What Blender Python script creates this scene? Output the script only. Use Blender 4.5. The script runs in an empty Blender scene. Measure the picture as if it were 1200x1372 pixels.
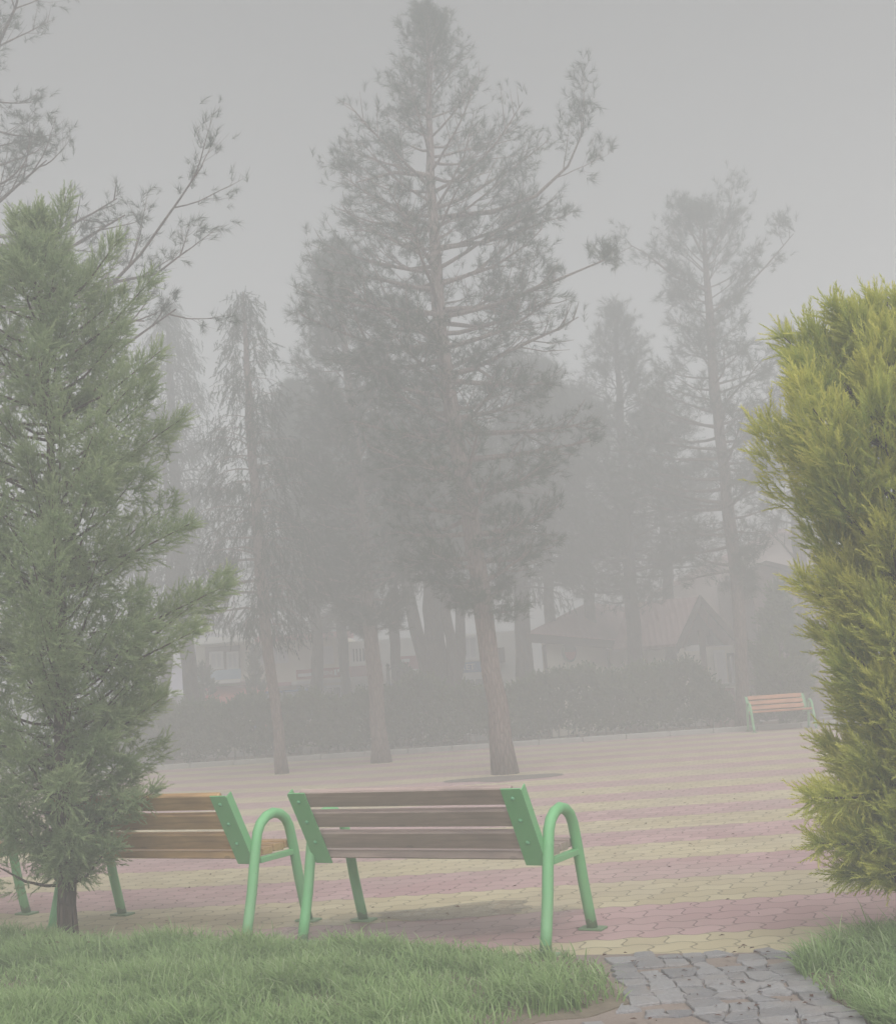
import bpy, math, random
import numpy as np
from mathutils import Vector, Matrix

R = math.radians
rng = np.random.default_rng(11)
random.seed(11)
sc = bpy.context.scene
col = sc.collection

# ------------------------------------------------------------------ camera geometry
F, EYE = 1600.0, 1.28                   # focal length in photo pixels (1200 wide), eye height in metres
PITCH, ROLL = R(8.37), R(-3.8)
CM = Matrix.Rotation(R(90) + PITCH, 3, 'X') @ Matrix.Rotation(ROLL, 3, 'Z')
CM_np = np.array(CM)
def ray(x, y): return CM_np @ np.array([(x - 600) / F, -(y - 686) / F, -1.0])
def gp(x, y, z=0.0):                    # photo pixel -> point on the ground
    d = ray(x, y); return np.array([0, 0, EYE]) + d * ((z - EYE) / d[2])
def at(x, y, Y):                        # photo pixel -> point at distance Y
    d = ray(x, y); return np.array([0, 0, EYE]) + d * (Y / d[1])

cam = bpy.data.cameras.new('camera')
cam.sensor_fit = 'HORIZONTAL'; cam.sensor_width = 36; cam.lens = 36 * F / 1200
cam.clip_start = 0.05; cam.clip_end = 500
co = bpy.data.objects.new('camera', cam); col.objects.link(co)
co.matrix_world = Matrix.Translation((0, 0, EYE)) @ CM.to_4x4()
sc.camera = co

# ------------------------------------------------------------------ materials
def mat(name):
    m = bpy.data.materials.new(name); m.use_nodes = True
    nt = m.node_tree; nt.nodes.clear()
    out = nt.nodes.new('ShaderNodeOutputMaterial')
    return m, nt, out
def N(nt, t, **kw):
    n = nt.nodes.new(t)
    for k, v in kw.items():
        if k in n.inputs: n.inputs[k].default_value = v
        else: setattr(n, k, v)
    return n
def L(nt, a, b): nt.links.new(a, b)
def ramp(nt, fac, stops):
    r = nt.nodes.new('ShaderNodeValToRGB'); e = r.color_ramp.elements
    e[0].position, e[0].color = stops[0][0], (*stops[0][1], 1)
    e[1].position, e[1].color = stops[-1][0], (*stops[-1][1], 1)
    for p, c in stops[1:-1]:
        k = e.new(p); k.color = (*c, 1)
    L(nt, fac, r.inputs[0]); return r.outputs[0]
def math_(nt, op, a, b=None, c=None):
    n = nt.nodes.new('ShaderNodeMath'); n.operation = op
    for i, v in enumerate((a, b, c)):
        if v is None: continue
        if isinstance(v, (int, float)): n.inputs[i].default_value = v
        else: L(nt, v, n.inputs[i])
    return n.outputs[0]
def mix(nt, fac, a, b, blend='MIX'):
    n = nt.nodes.new('ShaderNodeMix'); n.data_type = 'RGBA'; n.blend_type = blend
    for i, v in ((0, fac), (6, a), (7, b)):
        if isinstance(v, (int, float)): n.inputs[i].default_value = v
        elif isinstance(v, tuple): n.inputs[i].default_value = (*v, 1)
        else: L(nt, v, n.inputs[i])
    return n.outputs[2]
def noise(nt, scale, vec=None, detail=4, rough=.55, dist=0.0):
    n = N(nt, 'ShaderNodeTexNoise', Scale=scale, Detail=detail, Roughness=rough, Distortion=dist)
    if vec is not None: L(nt, vec, n.inputs['Vector'])
    return n.outputs['Fac']
def objco(nt): return nt.nodes.new('ShaderNodeTexCoord').outputs['Object']
def mapping(nt, vec, sc_=(1, 1, 1), loc=(0, 0, 0)):
    n = nt.nodes.new('ShaderNodeMapping'); n.inputs['Scale'].default_value = sc_; n.inputs['Location'].default_value = loc
    L(nt, vec, n.inputs[0]); return n.outputs[0]
def bump(nt, h, strength=.4, dist=.01):
    n = N(nt, 'ShaderNodeBump', Strength=strength, Distance=dist); L(nt, h, n.inputs['Height']); return n.outputs[0]
def finish(nt, out, color, rough=.7, normal=None, spec=.3, metal=0):
    p = N(nt, 'ShaderNodeBsdfPrincipled', Roughness=.7)
    p.inputs['Specular IOR Level'].default_value = spec; p.inputs['Metallic'].default_value = metal
    if isinstance(color, tuple): p.inputs['Base Color'].default_value = (*color, 1)
    else: L(nt, color, p.inputs['Base Color'])
    if isinstance(rough, (int, float)): p.inputs['Roughness'].default_value = rough
    else: L(nt, rough, p.inputs['Roughness'])
    if normal is not None: L(nt, normal, p.inputs['Normal'])
    L(nt, p.outputs[0], out.inputs['Surface']); return p

def simple(name, c, rough=.7, var=.18, scale=6, spec=.3, bmp=.15, metal=0):
    m, nt, out = mat(name); v = objco(nt)
    n = noise(nt, scale, v, 6); n2 = noise(nt, scale * 7, v, 3)
    cc = mix(nt, n, tuple(x * (1 - var) for x in c), tuple(min(1, x * (1 + var)) for x in c))
    finish(nt, out, cc, rough, bump(nt, n2, bmp, .006), spec, metal); return m

def leaf_mat(name, lo, hi, tip, trans=.25):
    m, nt, out = mat(name)
    a = N(nt, 'ShaderNodeAttribute', attribute_name='tint')
    s = nt.nodes.new('ShaderNodeSeparateColor'); L(nt, a.outputs['Color'], s.inputs[0])
    c = mix(nt, s.outputs[0], lo, hi)
    c = mix(nt, math_(nt, 'POWER', s.outputs[1], .85), c, mix(nt, s.outputs[2], hi, tip))
    d = N(nt, 'ShaderNodeBsdfDiffuse'); t = N(nt, 'ShaderNodeBsdfTranslucent')
    L(nt, c, d.inputs[0]); L(nt, c, t.inputs[0])
    x = N(nt, 'ShaderNodeMixShader'); x.inputs[0].default_value = trans
    L(nt, d.outputs[0], x.inputs[1]); L(nt, t.outputs[0], x.inputs[2]); L(nt, x.outputs[0], out.inputs['Surface'])
    return m

def bark_mat(name, lo, hi, wash=0.0):
    m, nt, out = mat(name); v = objco(nt)
    g = mapping(nt, v, (1, 1, .22))
    vor = N(nt, 'ShaderNodeTexVoronoi', Scale=22.0); vor.feature = 'DISTANCE_TO_EDGE'; L(nt, g, vor.inputs['Vector'])
    n = noise(nt, 30, g, 6, .65); n3 = noise(nt, 3.2, v, 3)
    h = math_(nt, 'MULTIPLY', math_(nt, 'MINIMUM', math_(nt, 'MULTIPLY', vor.outputs['Distance'], 5), 1), n)
    c = mix(nt, h, lo, hi)
    c = mix(nt, math_(nt, 'MULTIPLY', n3, .5), c, tuple(x * .6 for x in hi))
    if wash > 0:
        sx = nt.nodes.new('ShaderNodeSeparateXYZ'); L(nt, v, sx.inputs[0])
        k = math_(nt, 'ADD', sx.outputs[2], math_(nt, 'MULTIPLY', math_(nt, 'SUBTRACT', n3, .5), .5))
        k = math_(nt, 'LESS_THAN', k, wash)
        k = math_(nt, 'MULTIPLY', k, math_(nt, 'MULTIPLY_ADD', n, .8, .35))
        c = mix(nt, k, c, (.62, .6, .57))
    finish(nt, out, c, .9, bump(nt, h, .9, .03), .15); return m

def wood_mat(name, lo, hi, dark, wet=.55):
    m, nt, out = mat(name); v = objco(nt)
    g = mapping(nt, v, (1.3, 22, 22))
    n = noise(nt, 2.2, g, 6, .62, .8)
    vor = N(nt, 'ShaderNodeTexVoronoi', Scale=1.0); L(nt, mapping(nt, v, (4.5, 7, 7)), vor.inputs['Vector'])
    knot = math_(nt, 'LESS_THAN', vor.outputs['Distance'], .13)
    st = noise(nt, 3.0, mapping(nt, v, (1.2, 3, 3)), 3)
    c = ramp(nt, n, [(.25, dark), (.48, lo), (.75, hi)])
    c = mix(nt, math_(nt, 'MULTIPLY', knot, .65), c, dark)
    c = mix(nt, ramp(nt, st, [(.42, (0, 0, 0)), (.7, (.6, .6, .6))]), c, dark)
    finish(nt, out, c, wet, bump(nt, n, .25, .004), .35); return m

M = {}
M['paint'] = simple('green_paint', (.16, .43, .215), .38, .14, 5, .45, .08)
m, nt, out = mat('worn_green_paint'); v = objco(nt)
n = noise(nt, 5, v, 6); n2 = noise(nt, 38, v, 5, .7); n3 = noise(nt, 2.1, v, 4)
c = mix(nt, n, (.16, .43, .18), (.225, .52, .235))
c = mix(nt, ramp(nt, n3, [(.42, (0, 0, 0)), (.72, (.45, .45, .45))]), c, (.27, .40, .24))
c = mix(nt, ramp(nt, n2, [(.68, (0, 0, 0)), (.71, (.85, .85, .85))]), c, (.16, .11, .08))
sx = nt.nodes.new('ShaderNodeSeparateXYZ'); L(nt, v, sx.inputs[0])
gr = math_(nt, 'MULTIPLY', math_(nt, 'LESS_THAN', math_(nt, 'ADD', sx.outputs[2], math_(nt, 'MULTIPLY', n2, .10)), .10), .6)
c = mix(nt, gr, c, (.17, .15, .11))
finish(nt, out, c, ramp(nt, n, [(.3, (.3, .3, .3)), (.7, (.6, .6, .6))]), bump(nt, n2, .12, .004), .4); M['paint'] = m
M['bolt'] = simple('painted_bolt', (.16, .42, .22), .35, .1, 20)
M['old_wood'] = wood_mat('weathered_slat_wood', (.42, .31, .275), (.52, .40, .355), (.29, .22, .20))
M['new_wood'] = wood_mat('varnished_slat_wood', (.50, .30, .14), (.64, .41, .20), (.29, .17, .09), .45)
M['far_wood'] = wood_mat('orange_slat_wood', (.52, .22, .09), (.64, .29, .13), (.28, .11, .05), .5)
M['bark_pine'] = bark_mat('pine_bark', (.05, .035, .03), (.24, .17, .14))
M['bark_pink'] = bark_mat('flaky_pink_bark', (.11, .075, .065), (.36, .275, .245))
M['bark_dark'] = bark_mat('dark_bark', (.03, .024, .02), (.12, .085, .065))
M['bark_wash'] = bark_mat('bark_with_whitewash', (.03, .026, .024), (.12, .10, .09), 1.05)
M['pine'] = leaf_mat('pine_needles', (.016, .028, .016), (.032, .052, .026), (.05, .07, .035))
M['spruce'] = leaf_mat('hanging_needles', (.012, .022, .015), (.026, .042, .024), (.04, .058, .03))
M['juniper'] = leaf_mat('juniper_sprays', (.18, .25, .12), (.30, .38, .19), (.52, .58, .33), .5)
M['gold'] = leaf_mat('golden_sprays', (.28, .38, .11), (.55, .58, .14), (.86, .80, .24), .5)
M['hedge'] = leaf_mat('hedge_leaves', (.03, .058, .02), (.06, .10, .036), (.12, .165, .06))
M['olive'] = leaf_mat('olive_sprays', (.03, .06, .015), (.07, .115, .03), (.15, .20, .06))
M['russet'] = leaf_mat('russet_leaves', (.07, .04, .03), (.12, .06, .04), (.16, .08, .05))
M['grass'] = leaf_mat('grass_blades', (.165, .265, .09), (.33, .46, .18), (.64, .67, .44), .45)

# ------------------------------------------------------------------ mesh helpers
class MB:
    def __init__(s): s.v = []; s.f = []
    def quad(s, a, b, c, d):
        i = len(s.v); s.v += [tuple(a), tuple(b), tuple(c), tuple(d)]; s.f.append((i, i + 1, i + 2, i + 3))
    def box(s, c, d, rot=None, bev=0.0):
        hx, hy, hz = d[0] / 2, d[1] / 2, d[2] / 2
        i = len(s.v); c = Vector(c)
        if bev <= 0:
            P = [(-hx, -hy, -hz), (hx, -hy, -hz), (hx, hy, -hz), (-hx, hy, -hz), (-hx, -hy, hz), (hx, -hy, hz), (hx, hy, hz), (-hx, hy, hz)]
            Fc = [(0, 3, 2, 1), (4, 5, 6, 7), (0, 1, 5, 4), (1, 2, 6, 5), (2, 3, 7, 6), (3, 0, 4, 7)]
        else:                          # chamfered along the x axis edges and ends
            b = bev; P = []; ring = [(-hy + b, -hz), (hy - b, -hz), (hy, -hz + b), (hy, hz - b), (hy - b, hz), (-hy + b, hz), (-hy, hz - b), (-hy, -hz + b)]
            for x, k in ((-hx, .8), (-hx + b, 1), (hx - b, 1), (hx, .8)):
                q = 1 if k == 1 else None
                for y, z in ring:
                    P.append((x, y if q else y * (1 - b / hy * .6), z if q else z * (1 - b / hz * .6)))
            Fc = [tuple(range(7, -1, -1)), tuple(range(24, 32))]
            for k in range(3):
                for j in range(8): Fc.append((k * 8 + j, k * 8 + (j + 1) % 8, k * 8 + 8 + (j + 1) % 8, k * 8 + 8 + j))
        for p in P:
            p = Vector(p)
            if rot is not None: p = rot @ p
            s.v.append(tuple(p + c))
        s.f += [tuple(k + i for k in q) for q in Fc]; return s
    def tube(s, pts, rad, n=8, cap=True):
        pts = [Vector(p) for p in pts]; k = len(pts)
        if isinstance(rad, (int, float)): rad = [rad] * k
        u = None; base = len(s.v)
        for i in range(k):
            t = (pts[min(i + 1, k - 1)] - pts[max(i - 1, 0)]).normalized()
            if u is None: u = t.orthogonal().normalized()
            else: u = (u - t * u.dot(t)); u = u.normalized() if u.length > 1e-6 else t.orthogonal().normalized()
            w = t.cross(u)
            for j in range(n):
                a = 2 * math.pi * j / n
                s.v.append(tuple(pts[i] + (u * math.cos(a) + w * math.sin(a)) * rad[i]))
        for i in range(k - 1):
            for j in range(n):
                a = base + i * n + j; b = base + i * n + (j + 1) % n
                s.f.append((a, b, b + n, a + n))
        if cap:
            s.f.append(tuple(base + j for j in range(n - 1, -1, -1)))
            s.f.append(tuple(base + (k - 1) * n + j for j in range(n)))
        return s
    def prism(s, poly, axis, d0, d1):  # polygon in the two other axes, extruded along axis
        i = len(s.v); n = len(poly)
        for d in (d0, d1):
            for a, b in poly:
                s.v.append({'x': (d, a, b), 'y': (a, d, b), 'z': (a, b, d)}[axis])
        s.f.append(tuple(i + k for k in range(n))); s.f.append(tuple(i + n + k for k in range(n - 1, -1, -1)))
        for k in range(n): s.f.append((i + (k + 1) % n, i + k, i + n + k, i + n + (k + 1) % n))
        return s
    def obj(s, name, m, parent=None, smooth=False, loc=None):
        me = bpy.data.meshes.new(name); me.from_pydata(s.v, [], s.f); me.update()
        import bmesh
        b = bmesh.new(); b.from_mesh(me); bmesh.ops.recalc_face_normals(b, faces=b.faces); b.to_mesh(me); b.free()
        me.materials.append(m)
        if smooth: me.polygons.foreach_set('use_smooth', [True] * len(me.polygons))
        o = bpy.data.objects.new(name, me); col.objects.link(o)
        if parent is not None: o.parent = parent
        if loc is not None: o.location = loc
        return o
def np_obj(name, verts, faces, m, tint=None, parent=None, loc=None, smooth=False):
    me = bpy.data.meshes.new(name); me.from_pydata(np.ascontiguousarray(verts, dtype=np.float32), [], np.ascontiguousarray(faces, dtype=np.int32)); me.update()
    if tint is not None:
        a = me.attributes.new('tint', 'FLOAT_COLOR', 'POINT')
        rgba = np.ones((len(verts), 4), np.float32); rgba[:, :3] = tint
        a.data.foreach_set('color', rgba.ravel())
    me.materials.append(m)
    if smooth: me.polygons.foreach_set('use_smooth', [True] * len(me.polygons))
    o = bpy.data.objects.new(name, me); col.objects.link(o)
    if parent is not None: o.parent = parent
    if loc is not None: o.location = loc
    return o
def tag(o, label=None, cat=None, group=None, kind=None):
    if label: o['label'] = label
    if cat: o['category'] = cat
    if group: o['group'] = group
    if kind: o['kind'] = kind
    return o
def thing(name, label, cat, loc, rz=0.0, group=None):
    o = bpy.data.objects.new(name, None); col.objects.link(o); o.empty_display_size = .2
    o.location = loc; o.rotation_euler.z = rz
    return tag(o, label, cat, group)
def copy_tree(o, parent=None):
    c = o.copy(); col.objects.link(c); c.parent = parent
    for ch in [k for k in bpy.data.objects if k.parent == o]: copy_tree(ch, c)
    return c
def lerp_tab(tab, x):
    xs = [t[0] for t in tab]; return np.array([np.interp(x, xs, [t[k] for t in tab]) for k in range(1, len(tab[0]))])

# ------------------------------------------------------------------ foliage
def frames(d):
    d = d / np.linalg.norm(d, axis=1, keepdims=True)
    h = np.where(np.abs(d[:, 2:3]) < .9, np.array([[0, 0, 1.]]), np.array([[1., 0, 0]]))
    u = np.cross(h, d); u /= np.linalg.norm(u, axis=1, keepdims=True)
    w = np.cross(d, u)
    a = rng.uniform(0, 2 * math.pi, len(d))[:, None]
    return u * np.cos(a) + w * np.sin(a), -u * np.sin(a) + w * np.cos(a), d
def tuft_proto(n=20, width=.05, spread=.75, seed=0):      # needles round a shoot tip, unit length, axis z
    g = np.random.default_rng(seed); T = []
    for i in range(n):
        z0 = g.uniform(-.5, .35); a = g.uniform(0, 2 * math.pi); k = g.uniform(.25, 1) * spread
        d = np.array([math.cos(a) * k, math.sin(a) * k, g.uniform(.45, 1)]); d /= np.linalg.norm(d)
        s = np.cross(d, g.normal(size=3)); s /= np.linalg.norm(s)
        b = np.array([0, 0, z0]); l = g.uniform(.6, 1)
        T.append((b - s * width, b + s * width, b + d * l))
    T = np.array(T); return T, np.tile(np.array([.2, .2, 1.]), (n, 1))
def plume_proto(n=26, width=.045, flat=.6, angle=.75, seed=0, leaf=.34):   # feathery spray, unit length, axis z
    g = np.random.default_rng(seed); T = []; tt = []
    for i in range(n):
        t = (i + g.uniform(0, 1)) / n
        a = (0 if g.random() < .5 else math.pi) + g.normal(0, 1.6 * (1 - flat) + .25)
        k = math.tan(angle * (1 - .35 * t)) * g.uniform(.7, 1.2)
        d = np.array([math.cos(a) * k, math.sin(a) * k, 1.0]); d /= np.linalg.norm(d)
        s = np.cross(d, g.normal(size=3)); s /= np.linalg.norm(s)
        bend = np.array([.10 * t * t, 0, t])
        l = leaf * (1.15 - .75 * t) * g.uniform(.7, 1.2)
        T.append((bend - s * width, bend + s * width, bend + d * l)); tt.append((.75 * t, .75 * t, min(1, t + .3)))
    T.append((np.array([-.02, 0, 0]), np.array([.02, 0, 0]), np.array([.1, 0, 1.05]))); tt.append((0, 0, 1))
    return np.array(T), np.array(tt)
def scatter_leaves(P, D, S, protos, tint_r, tint_b):
    n = len(P); which = rng.integers(0, len(protos), n); V = []; TI = []
    for k, (T, tt) in enumerate(protos):
        ix = np.where(which == k)[0]
        if not len(ix): continue
        u, w, d = frames(D[ix]); s = S[ix][:, None]
        q = T.reshape(-1, 3)
        X = (P[ix][:, None, :] + s[:, None, :] * (q[None, :, 0:1] * u[:, None, :] + q[None, :, 1:2] * w[:, None, :] + q[None, :, 2:3] * d[:, None, :]))
        V.append(X.reshape(-1, 3))
        t = np.empty((len(ix), len(q), 3)); t[:, :, 0] = tint_r[ix][:, None]; t[:, :, 1] = tt.reshape(-1)[None, :]; t[:, :, 2] = tint_b[ix][:, None]
        TI.append(t.reshape(-1, 3))
    V = np.concatenate(V); TI = np.concatenate(TI)
    return V, np.arange(len(V)).reshape(-1, 3), np.clip(TI, 0, 1)
PINE_P = [tuft_proto(26, .016, .95, s) for s in range(6)]
HANG_P = [plume_proto(20, .026, .2, .7, 20 + s, .30) for s in range(5)]
JUNI_P = [plume_proto(30, .021, .25, .78, 40 + s, .30) for s in range(7)]
GOLD_P = [plume_proto(34, .020, .75 - .06 * s, .50 + .05 * s, 60 + s, .24 + .015 * s) for s in range(8)]
BUSH_P = [plume_proto(16, .07, .1, .8, 80 + s, .4) for s in range(5)]

def conifer(name, label, cat, trunk, ext, Y, style, bark, leaf, group=None, nb=60, sub=8, per=5, leafsize=.14, seed=1, base=None,
            limbs=(), forks=(), low_bare=False, thick=.05, keep=1.0, inner=.3, lat=.42, airy=0.0):
    """trunk: [(px, py, width_px)] from the ground up; ext: [(py, left_px, right_px)] crown reach either side of the trunk."""
    global rng
    rng = np.random.default_rng(seed)
    tp = np.array([at(x, y, Y) for x, y, w in trunk]); mpp = Y / F
    if base is None: tp[0, 2] = 0.0
    b0 = tp[0].copy(); b0[2] = min(b0[2], 0.0)
    jit = rng.normal(0, .05, (len(tp), 1)) * np.array([[0, 1, 0]]); jit[0] = 0
    tp = tp + jit - b0
    tr = np.array([w for _, _, w in trunk]) * mpp / 2
    root = thing(name, label, cat, tuple(b0), 0, group)
    mb = MB()
    # finer trunk
    zz = np.linspace(tp[0, 2], tp[-1, 2], 26)
    fine = np.stack([np.interp(zz, tp[:, 2], tp[:, k]) for k in range(3)], 1)
    fr = np.interp(zz, tp[:, 2], tr)
    for _ in range(2): fine[1:-1] = (fine[:-2] + 2 * fine[1:-1] + fine[2:]) / 4
    fine[1:-1, :2] += rng.normal(0, .012, (24, 2)); fr = fr * (1 + rng.normal(0, .04, 26)); fr[0] *= 1.32; fr[1] *= 1.08
    fine[0, 2] -= .05
    mb.tube(fine, list(fr), 12)
    for fk in forks:                                     # second stems: list of (px, py, width)
        q = np.array([at(x, y, Y + .15) for x, y, w in fk]) - b0; mb.tube(q, [w * mpp / 2 for _, _, w in fk], 9)
    P, D, S, tr_, tb_ = [], [], [], [], []
    ez = np.array([at(trunk[0][0], y, Y)[2] for y, _, _ in ext]) - b0[2]
    el = np.array([a for _, a, _ in ext]) * mpp; er = np.array([a for _, _, a in ext]) * mpp
    o_ = np.argsort(ez); ez, el, er = ez[o_], el[o_], er[o_]
    def trunk_at(z): return np.array([np.interp(z, fine[:, 2], fine[:, k]) for k in range(3)])
    def add_branch(p0, dirv, Lb, curve, r0, dens, tone):
        K = 7; pts = [p0]; d = dirv.copy(); step = Lb / (K - 1)
        for i in range(K - 1):
            d = d + np.array([0, 0, curve * .16]) + rng.normal(0, .07, 3); d /= np.linalg.norm(d)
            pts.append(pts[-1] + d * step)
        pts = np.array(pts)
        mb.tube(pts, list(np.linspace(r0, r0 * .18, K)), 5, False)
        ns = max(2, int(sub * (.5 + .5 * Lb / max(el.max(), er.max()))))
        for j in range(ns):
            t = inner + (1 - inner) * (j + rng.uniform(0, 1)) / ns
            q = np.array([np.interp(t * (K - 1), range(K), pts[:, k]) for k in range(3)])
            i = min(int(t * (K - 1)), K - 2); ax = pts[i + 1] - pts[i]; ax /= np.linalg.norm(ax)
            side = np.cross(ax, [0, 0, 1.]); side /= max(1e-6, np.linalg.norm(side)); up = np.cross(side, ax)
            a = rng.choice([0, math.pi]) + rng.normal(0, .7)
            if style == 'hang': up_w = -.6
            elif style == 'plume': up_w = .35
            else: up_w = .15
            sd = ax * .75 + (side * math.cos(a) + up * math.sin(a)) * .7 + np.array([0, 0, up_w]); sd /= np.linalg.norm(sd)
            sl = (lat * Lb * (1.15 - t) + leafsize * .9) * rng.uniform(.6, 1.2)
            if style == 'hang': sd2 = sd + np.array([0, 0, -.9])
            else: sd2 = sd + np.array([0, 0, .25])
            sd2 /= np.linalg.norm(sd2)
            mid = q + sd * sl * .5; end = mid + sd2 * sl * .5
            mb.tube([q, mid, end], [r0 * .28, r0 * .2, r0 * .08], 3, False)
            m = max(1, int(round(per * dens * (.6 + .8 * sl / (lat * Lb + 1e-6)))))
            for k in range(m):
                u = (k + rng.uniform(.2, 1)) / m
                pp = q + sd * sl * u if u < .5 else mid + sd2 * sl * (u - .5)
                pp = pp + rng.normal(0, leafsize * .45, 3)
                dd = (sd if u < .5 else sd2) + rng.normal(0, .42, 3)
                if style == 'hang': dd = dd + np.array([0, 0, -.8])
                P.append(pp); D.append(dd); S.append(leafsize * rng.uniform(.65, 1.25)); tr_.append(np.clip(tone + rng.normal(0, .16), 0, 1)); tb_.append(np.clip(tone + rng.normal(0, .3), 0, 1))
    lo, hi = ez[0], ez[-1]
    for i in range(nb):
        z = lo + (hi - lo) * ((i + rng.uniform(0, 1)) / nb) ** .92
        az = i * 2.39996 + rng.normal(0, .35); c = math.cos(az)
        Lr = np.interp(z, ez, er); Ll = np.interp(z, ez, el)
        Lb = (Lr * (1 + c) / 2 + Ll * (1 - c) / 2) * rng.uniform(.72, 1.08)
        if rng.random() > keep or Lb < .06: continue
        t = (z - lo) / (hi - lo)
        if style == 'pine': e = -.10 + .75 * t ** 2 + rng.normal(0, .13); curve = .45
        elif style == 'hang': e = .22 + .5 * t + rng.normal(0, .12); curve = -.75
        else: e = .30 + .75 * t + rng.normal(0, .14); curve = .55
        # start lower on the trunk so that the branch tip reaches the height z
        z0 = max(z - Lb * math.sin(e) * (.75 if style == 'plume' else .35), lo * .85 if not low_bare else z * .9)
        p0 = trunk_at(z0); d = np.array([math.cos(az) * math.cos(e), math.sin(az) * math.cos(e), math.sin(e)])
        add_branch(p0, d, Lb, curve, max(.012, thick * (1 - .72 * t)) * min(1.2, .45 + Lb / 2.5), rng.uniform(.55, 1.35) * (1 - airy * np.clip((t - .3) / .5, 0, 1)), rng.uniform(.15, .85))
    for lm in limbs:                                     # limbs that show in the photo: [(px, py)] at the tree's distance
        q = np.array([at(x, y, Y) for x, y in lm]) - b0
        for i in range(len(q)): q[i, 1] -= .25 * i
        mb.tube(q, list(np.linspace(thick * .8, thick * .2, len(q))), 6, False)
        for i in range(1, len(q)):
            for k in range(2):
                d = q[i] - q[i - 1]; Ls = np.linalg.norm(d) * .55; d = d / np.linalg.norm(d)
                add_branch(q[i - 1] + (q[i] - q[i - 1]) * rng.uniform(.35, 1), d + rng.normal(0, .55, 3) + np.array([0, 0, .25]), rng.uniform(.3, .95), .4, .010, .42, rng.uniform(.2, .8))
    # leader
    for k in range(6):
        P.append(trunk_at(hi - .02 * k)); D.append(np.array([0, 0, 1.]) + rng.normal(0, .4, 3)); S.append(leafsize); tr_.append(.5); tb_.append(.5)
    V, Fc, TI = scatter_leaves(np.array(P), np.array(D), np.array(S), {'pine': PINE_P, 'hang': HANG_P, 'plume': JUNI_P, 'gold': GOLD_P}[style if leaf != 'gold' else 'gold'], np.array(tr_), np.array(tb_))
    mb.obj('trunk', M[bark], root, True)
    np_obj('crown', V, Fc, M[leaf], TI, root)
    return root

# ------------------------------------------------------------------ ground
def grid_obj(name, x0, x1, y0, y1, z, m, nx=2, ny=2):
    xs = np.linspace(x0, x1, nx); ys = np.linspace(y0, y1, ny)
    V = np.array([(x, y, z) for y in ys for x in xs]); Fc = np.array([(j * nx + i, j * nx + i + 1, (j + 1) * nx + i + 1, (j + 1) * nx + i) for j in range(ny - 1) for i in range(nx - 1)])
    o = np_obj(name, V, Fc, m); return tag(o, kind='structure')

m, nt, out = mat('street_ground'); v = objco(nt)
n = noise(nt, .6, v, 6); n2 = noise(nt, 60, v, 3)
finish(nt, out, mix(nt, n2, ramp(nt, n, [(.3, (.20, .19, .175)), (.7, (.30, .285, .26))]), (.36, .34, .31)), .85, bump(nt, n2, .3, .01)); M['street'] = m
grid_obj('ground', -42, 42, -9, 60, -.03, M['street'])

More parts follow.
